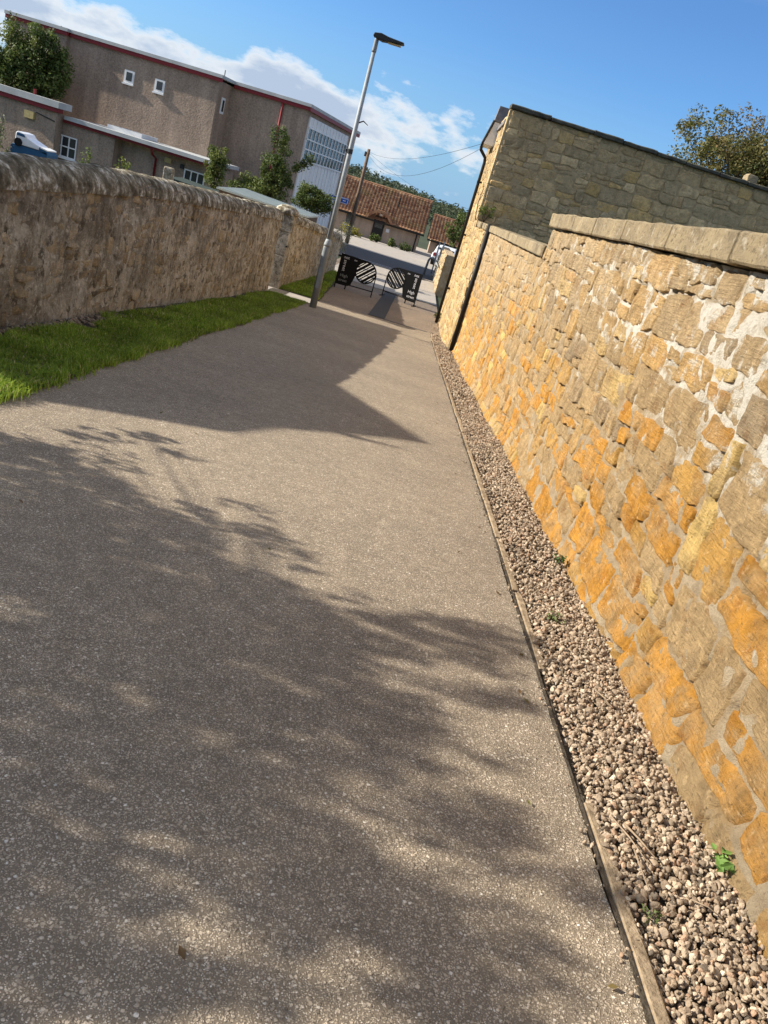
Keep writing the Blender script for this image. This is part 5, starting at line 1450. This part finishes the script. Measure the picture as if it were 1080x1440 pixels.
# ------------------------------------------------------------------ wooded hill
rh = np.random.default_rng(4)
n = 1500
hx = rh.uniform(-130, 110, n); hy = rh.uniform(225, 440, n)
hzv = hill_z(hx, hy)
pos = np.stack([hx, hy, hzv + rh.uniform(-0.6, 1.4, n)], -1)
V, F_, C = leaves(pos, rh.uniform(2.0, 4.2, n), 45, 1.5, [(0.06, 0.085, 0.045), (0.08, 0.105, 0.05), (0.045, 0.065, 0.036), (0.095, 0.10, 0.05)], rh, up=0.6)
wood = put('woodland', mesh_np('woodland', V, F_, False, C), M_LEAF); wood['kind'] = 'stuff'
wood['label'] = 'dark wooded ridge behind the tiled roofs'

# ------------------------------------------------------------------ what stands out of frame on the left and casts the shade
S = np.array(SUN_TO) 
def back(px, py, X):                       # point on the ground moved towards the sun until x = X
    s = (px - X)
    return np.array([px, py, zgf(py)]) + s * S
oh = thing('neighbour_house', (-12, 7.5, -2.2), 'brown harled house with a gabled slate roof left of the path behind the wall', 'house')
XO = -9.0
prof = [back(0.54, 7.27, XO), back(-0.07, 6.80, XO), back(-0.75, 6.2, XO), back(-1.03, 5.58, XO), back(-2.25, 5.05, XO)]
ap = prof[0]
far = back(-1.2, 10.2, XO)
poly = [(far[1], far[2]), (ap[1], ap[2])] + [(p[1], p[2]) for p in prof[1:]] + [(prof[-1][1], -3.0), (far[1], -3.0)]
MB().prism(poly, lambda u, v, w_: (XO - 6.0 * w_, u, v)).build('wall', M_HOUSE, oh)
MB().prism([(far[1] + 0.3, far[2] - 0.06), (ap[1], ap[2] + 0.04), (ap[1], ap[2] + 0.005), (far[1] + 0.3, far[2] - 0.16)], lambda u, v, w_: (XO + 0.05 - 6.1 * w_, u, v)).build('roof', M_SLATE, oh)
for pa, pb in zip(prof[:-1], prof[1:]):
    MB().prism([(pb[1], pb[2] + 0.03), (pa[1], pa[2] + 0.03), (pa[1], pa[2] + 0.005), (pb[1], pb[2] + 0.005)], lambda u, v, w_: (XO + 0.04 - 6.08 * w_, u, v)).build('roof', M_SLATE, oh)
e0 = back(0.44, 6.72, XO); e1 = back(-0.15, 6.62, XO)
MB().tube([tuple(e0), tuple(e1)], [0.008, 0.06], 6).build('gutter_end', M_PIPE, oh)

# shade tree: crown clumps lie between these ground shade patches and the sun
rs_ = np.random.default_rng(19)
def inside(P, poly):
    x, y_ = P[:, 0], P[:, 1]; r_ = np.zeros(len(P), bool); j = len(poly) - 1
    for i_ in range(len(poly)):
        xi, yi = poly[i_]; xj, yj = poly[j]
        c = ((yi > y_) != (yj > y_)) & (x < (xj - xi) * (y_ - yi) / (yj - yi + 1e-12) + xi)
        r_ ^= c; j = i_
    return r_
dense = [(-3.2, 4.3), (-2.06, 4.26), (-1.58, 4.11), (-1.1, 3.84), (-0.65, 3.62), (-0.3, 3.37), (-0.02, 3.16), (0.19, 3.09), (0.35, 2.87), (0.4, 2.56), (0.3, 2.31), (0.41, 2.14), (0.6, 1.99), (0.73, 1.9), (0.81, 1.77), (0.7, 1.6), (0.8, 1.49), (0.86, 1.35), (0.79, 1.22), (0.77, 1.12), (0.36, 1.02), (0.35, 1.18), (0.19, 1.15), (0.12, 1.05), (-0.05, 0.97), (-0.32, 0.86), (-0.53, 0.81), (-1.5, 0.6), (-3.2, 1.5)]
loose = [(-0.02, 3.16), (0.39, 3.3), (0.76, 3.37), (1.08, 3.28), (1.12, 3.13), (0.83, 3.0), (0.53, 2.93), (0.67, 2.7), (1.02, 2.73), (1.03, 2.6), (0.75, 2.5), (0.57, 2.44), (0.78, 2.25), (1.05, 2.29), (0.76, 2.13), (0.61, 2.1), (0.87, 1.89), (1.02, 1.73), (1.05, 1.51), (1.0, 1.39), (0.89, 1.54), (0.81, 1.77), (0.6, 1.99), (0.41, 2.14), (0.3, 2.31), (0.4, 2.56), (0.35, 2.87), (0.19, 3.09)]
holes = [(-0.04, 1.39, 0.11, 0.06), (0.16, 1.51, 0.1, 0.06), (0.47, 1.65, 0.13, 0.07), (0.49, 1.33, 0.12, 0.05), (-0.09, 1.19, 0.1, 0.03), (-0.34, 1.25, 0.07, 0.03), (-0.32, 3.26, 0.11, 0.08), (-0.49, 3.42, 0.09, 0.07), (0.36, 1.86, 0.09, 0.07), (0.26, 1.31, 0.07, 0.03)]
def sample(poly, n, m_=0.0):
    a = np.array(poly); lo, hi_ = a.min(0), a.max(0)
    P = rs_.uniform(lo, hi_, (n * 5, 2))
    ok_ = inside(P, poly)
    for o_ in ((m_, 0), (-m_, 0), (0, m_), (0, -m_)): ok_ &= inside(P + np.array(o_), poly)
    return P[ok_][:n]
G1 = sample(dense, 2500, 0.05)
for hx_, hy_, ha, hb in holes:
    e_ = ((G1[:, 0] - hx_) / (ha + 0.05)) ** 2 + ((G1[:, 1] - hy_) / (hb + 0.05)) ** 2
    G1 = G1[(e_ > 1) | (rs_.random(len(G1)) < 0.30)]
G2 = sample(loose, 62, 0.02)
tips = np.array([(-1.79, 4.22), (-1.71, 4.53), (-1.56, 4.62), (-1.38, 4.83), (-1.33, 4.13), (-1.49, 4.21), (-0.53, 4.04), (-0.39, 3.84), (-0.23, 3.62), (-0.12, 3.4), (-0.51, 3.67), (-0.67, 3.84), (-1.37, 4.88), (-1.11, 4.67), (0.9, 3.29), (1.04, 3.26), (0.75, 3.28), (0.88, 2.67), (0.82, 2.93), (0.99, 1.69), (-0.32, 3.66)])
G3 = np.repeat(tips, 3, 0) + rs_.normal(0, 0.06, (len(tips) * 3, 2))
G = np.concatenate([G1, G2, G3])
XT = rs_.uniform(-6.3, -4.2, len(G)); XT[len(G1) + len(G2):] = rs_.uniform(-5.0, -4.4, len(G3))
cenT = np.array([np.array([g_[0], g_[1], zgf(g_[1])]) + (g_[0] - x_) * S for g_, x_ in zip(G, XT)])
ok = cenT[:, 2] > zg(cenT[:, 1]) + 0.25
cenT = cenT[ok]
st = thing('shade_tree', (-5.4, 2.6, zgf(2.6)), 'spreading leafy tree left of the path whose shade falls over the asphalt', 'tree')
m = MB()
b0 = Vector((-5.4, 2.6, zgf(2.6) - 0.1)); top_ = Vector((-5.2, 2.9, 0.9))
m.tube([b0, b0.lerp(top_, 0.5) + Vector((0.08, 0, 0)), top_], [0.16, 0.12, 0.05], 10)
for k in range(46):
    e = Vector(cenT[int(rs_.integers(0, len(cenT)))])
    s_ = b0.lerp(top_, rs_.uniform(0.35, 1.0))
    m.tube([s_, s_.lerp(e, 0.5) + Vector((0, 0, 0.1)), e], [0.03, 0.016, 0.005], 5)
for g_ in tips:
    e = np.array([g_[0], g_[1], zgf(g_[1])]) + (g_[0] + 4.7) * S
    s_ = top_.lerp(Vector(e), 0.45)
    m.tube([top_, s_ + Vector((0, 0, 0.05)), Vector(e)], [0.012, 0.006, 0.002], 5)
m.build('trunk', M_BARK, st, True)
V, F_, C = leaves(cenT, rs_.uniform(0.05, 0.12, len(cenT)), 11, 0.075, G_MID, rs_)
put('crown', mesh_np('crown', V, F_, False, C), M_LEAF, st)
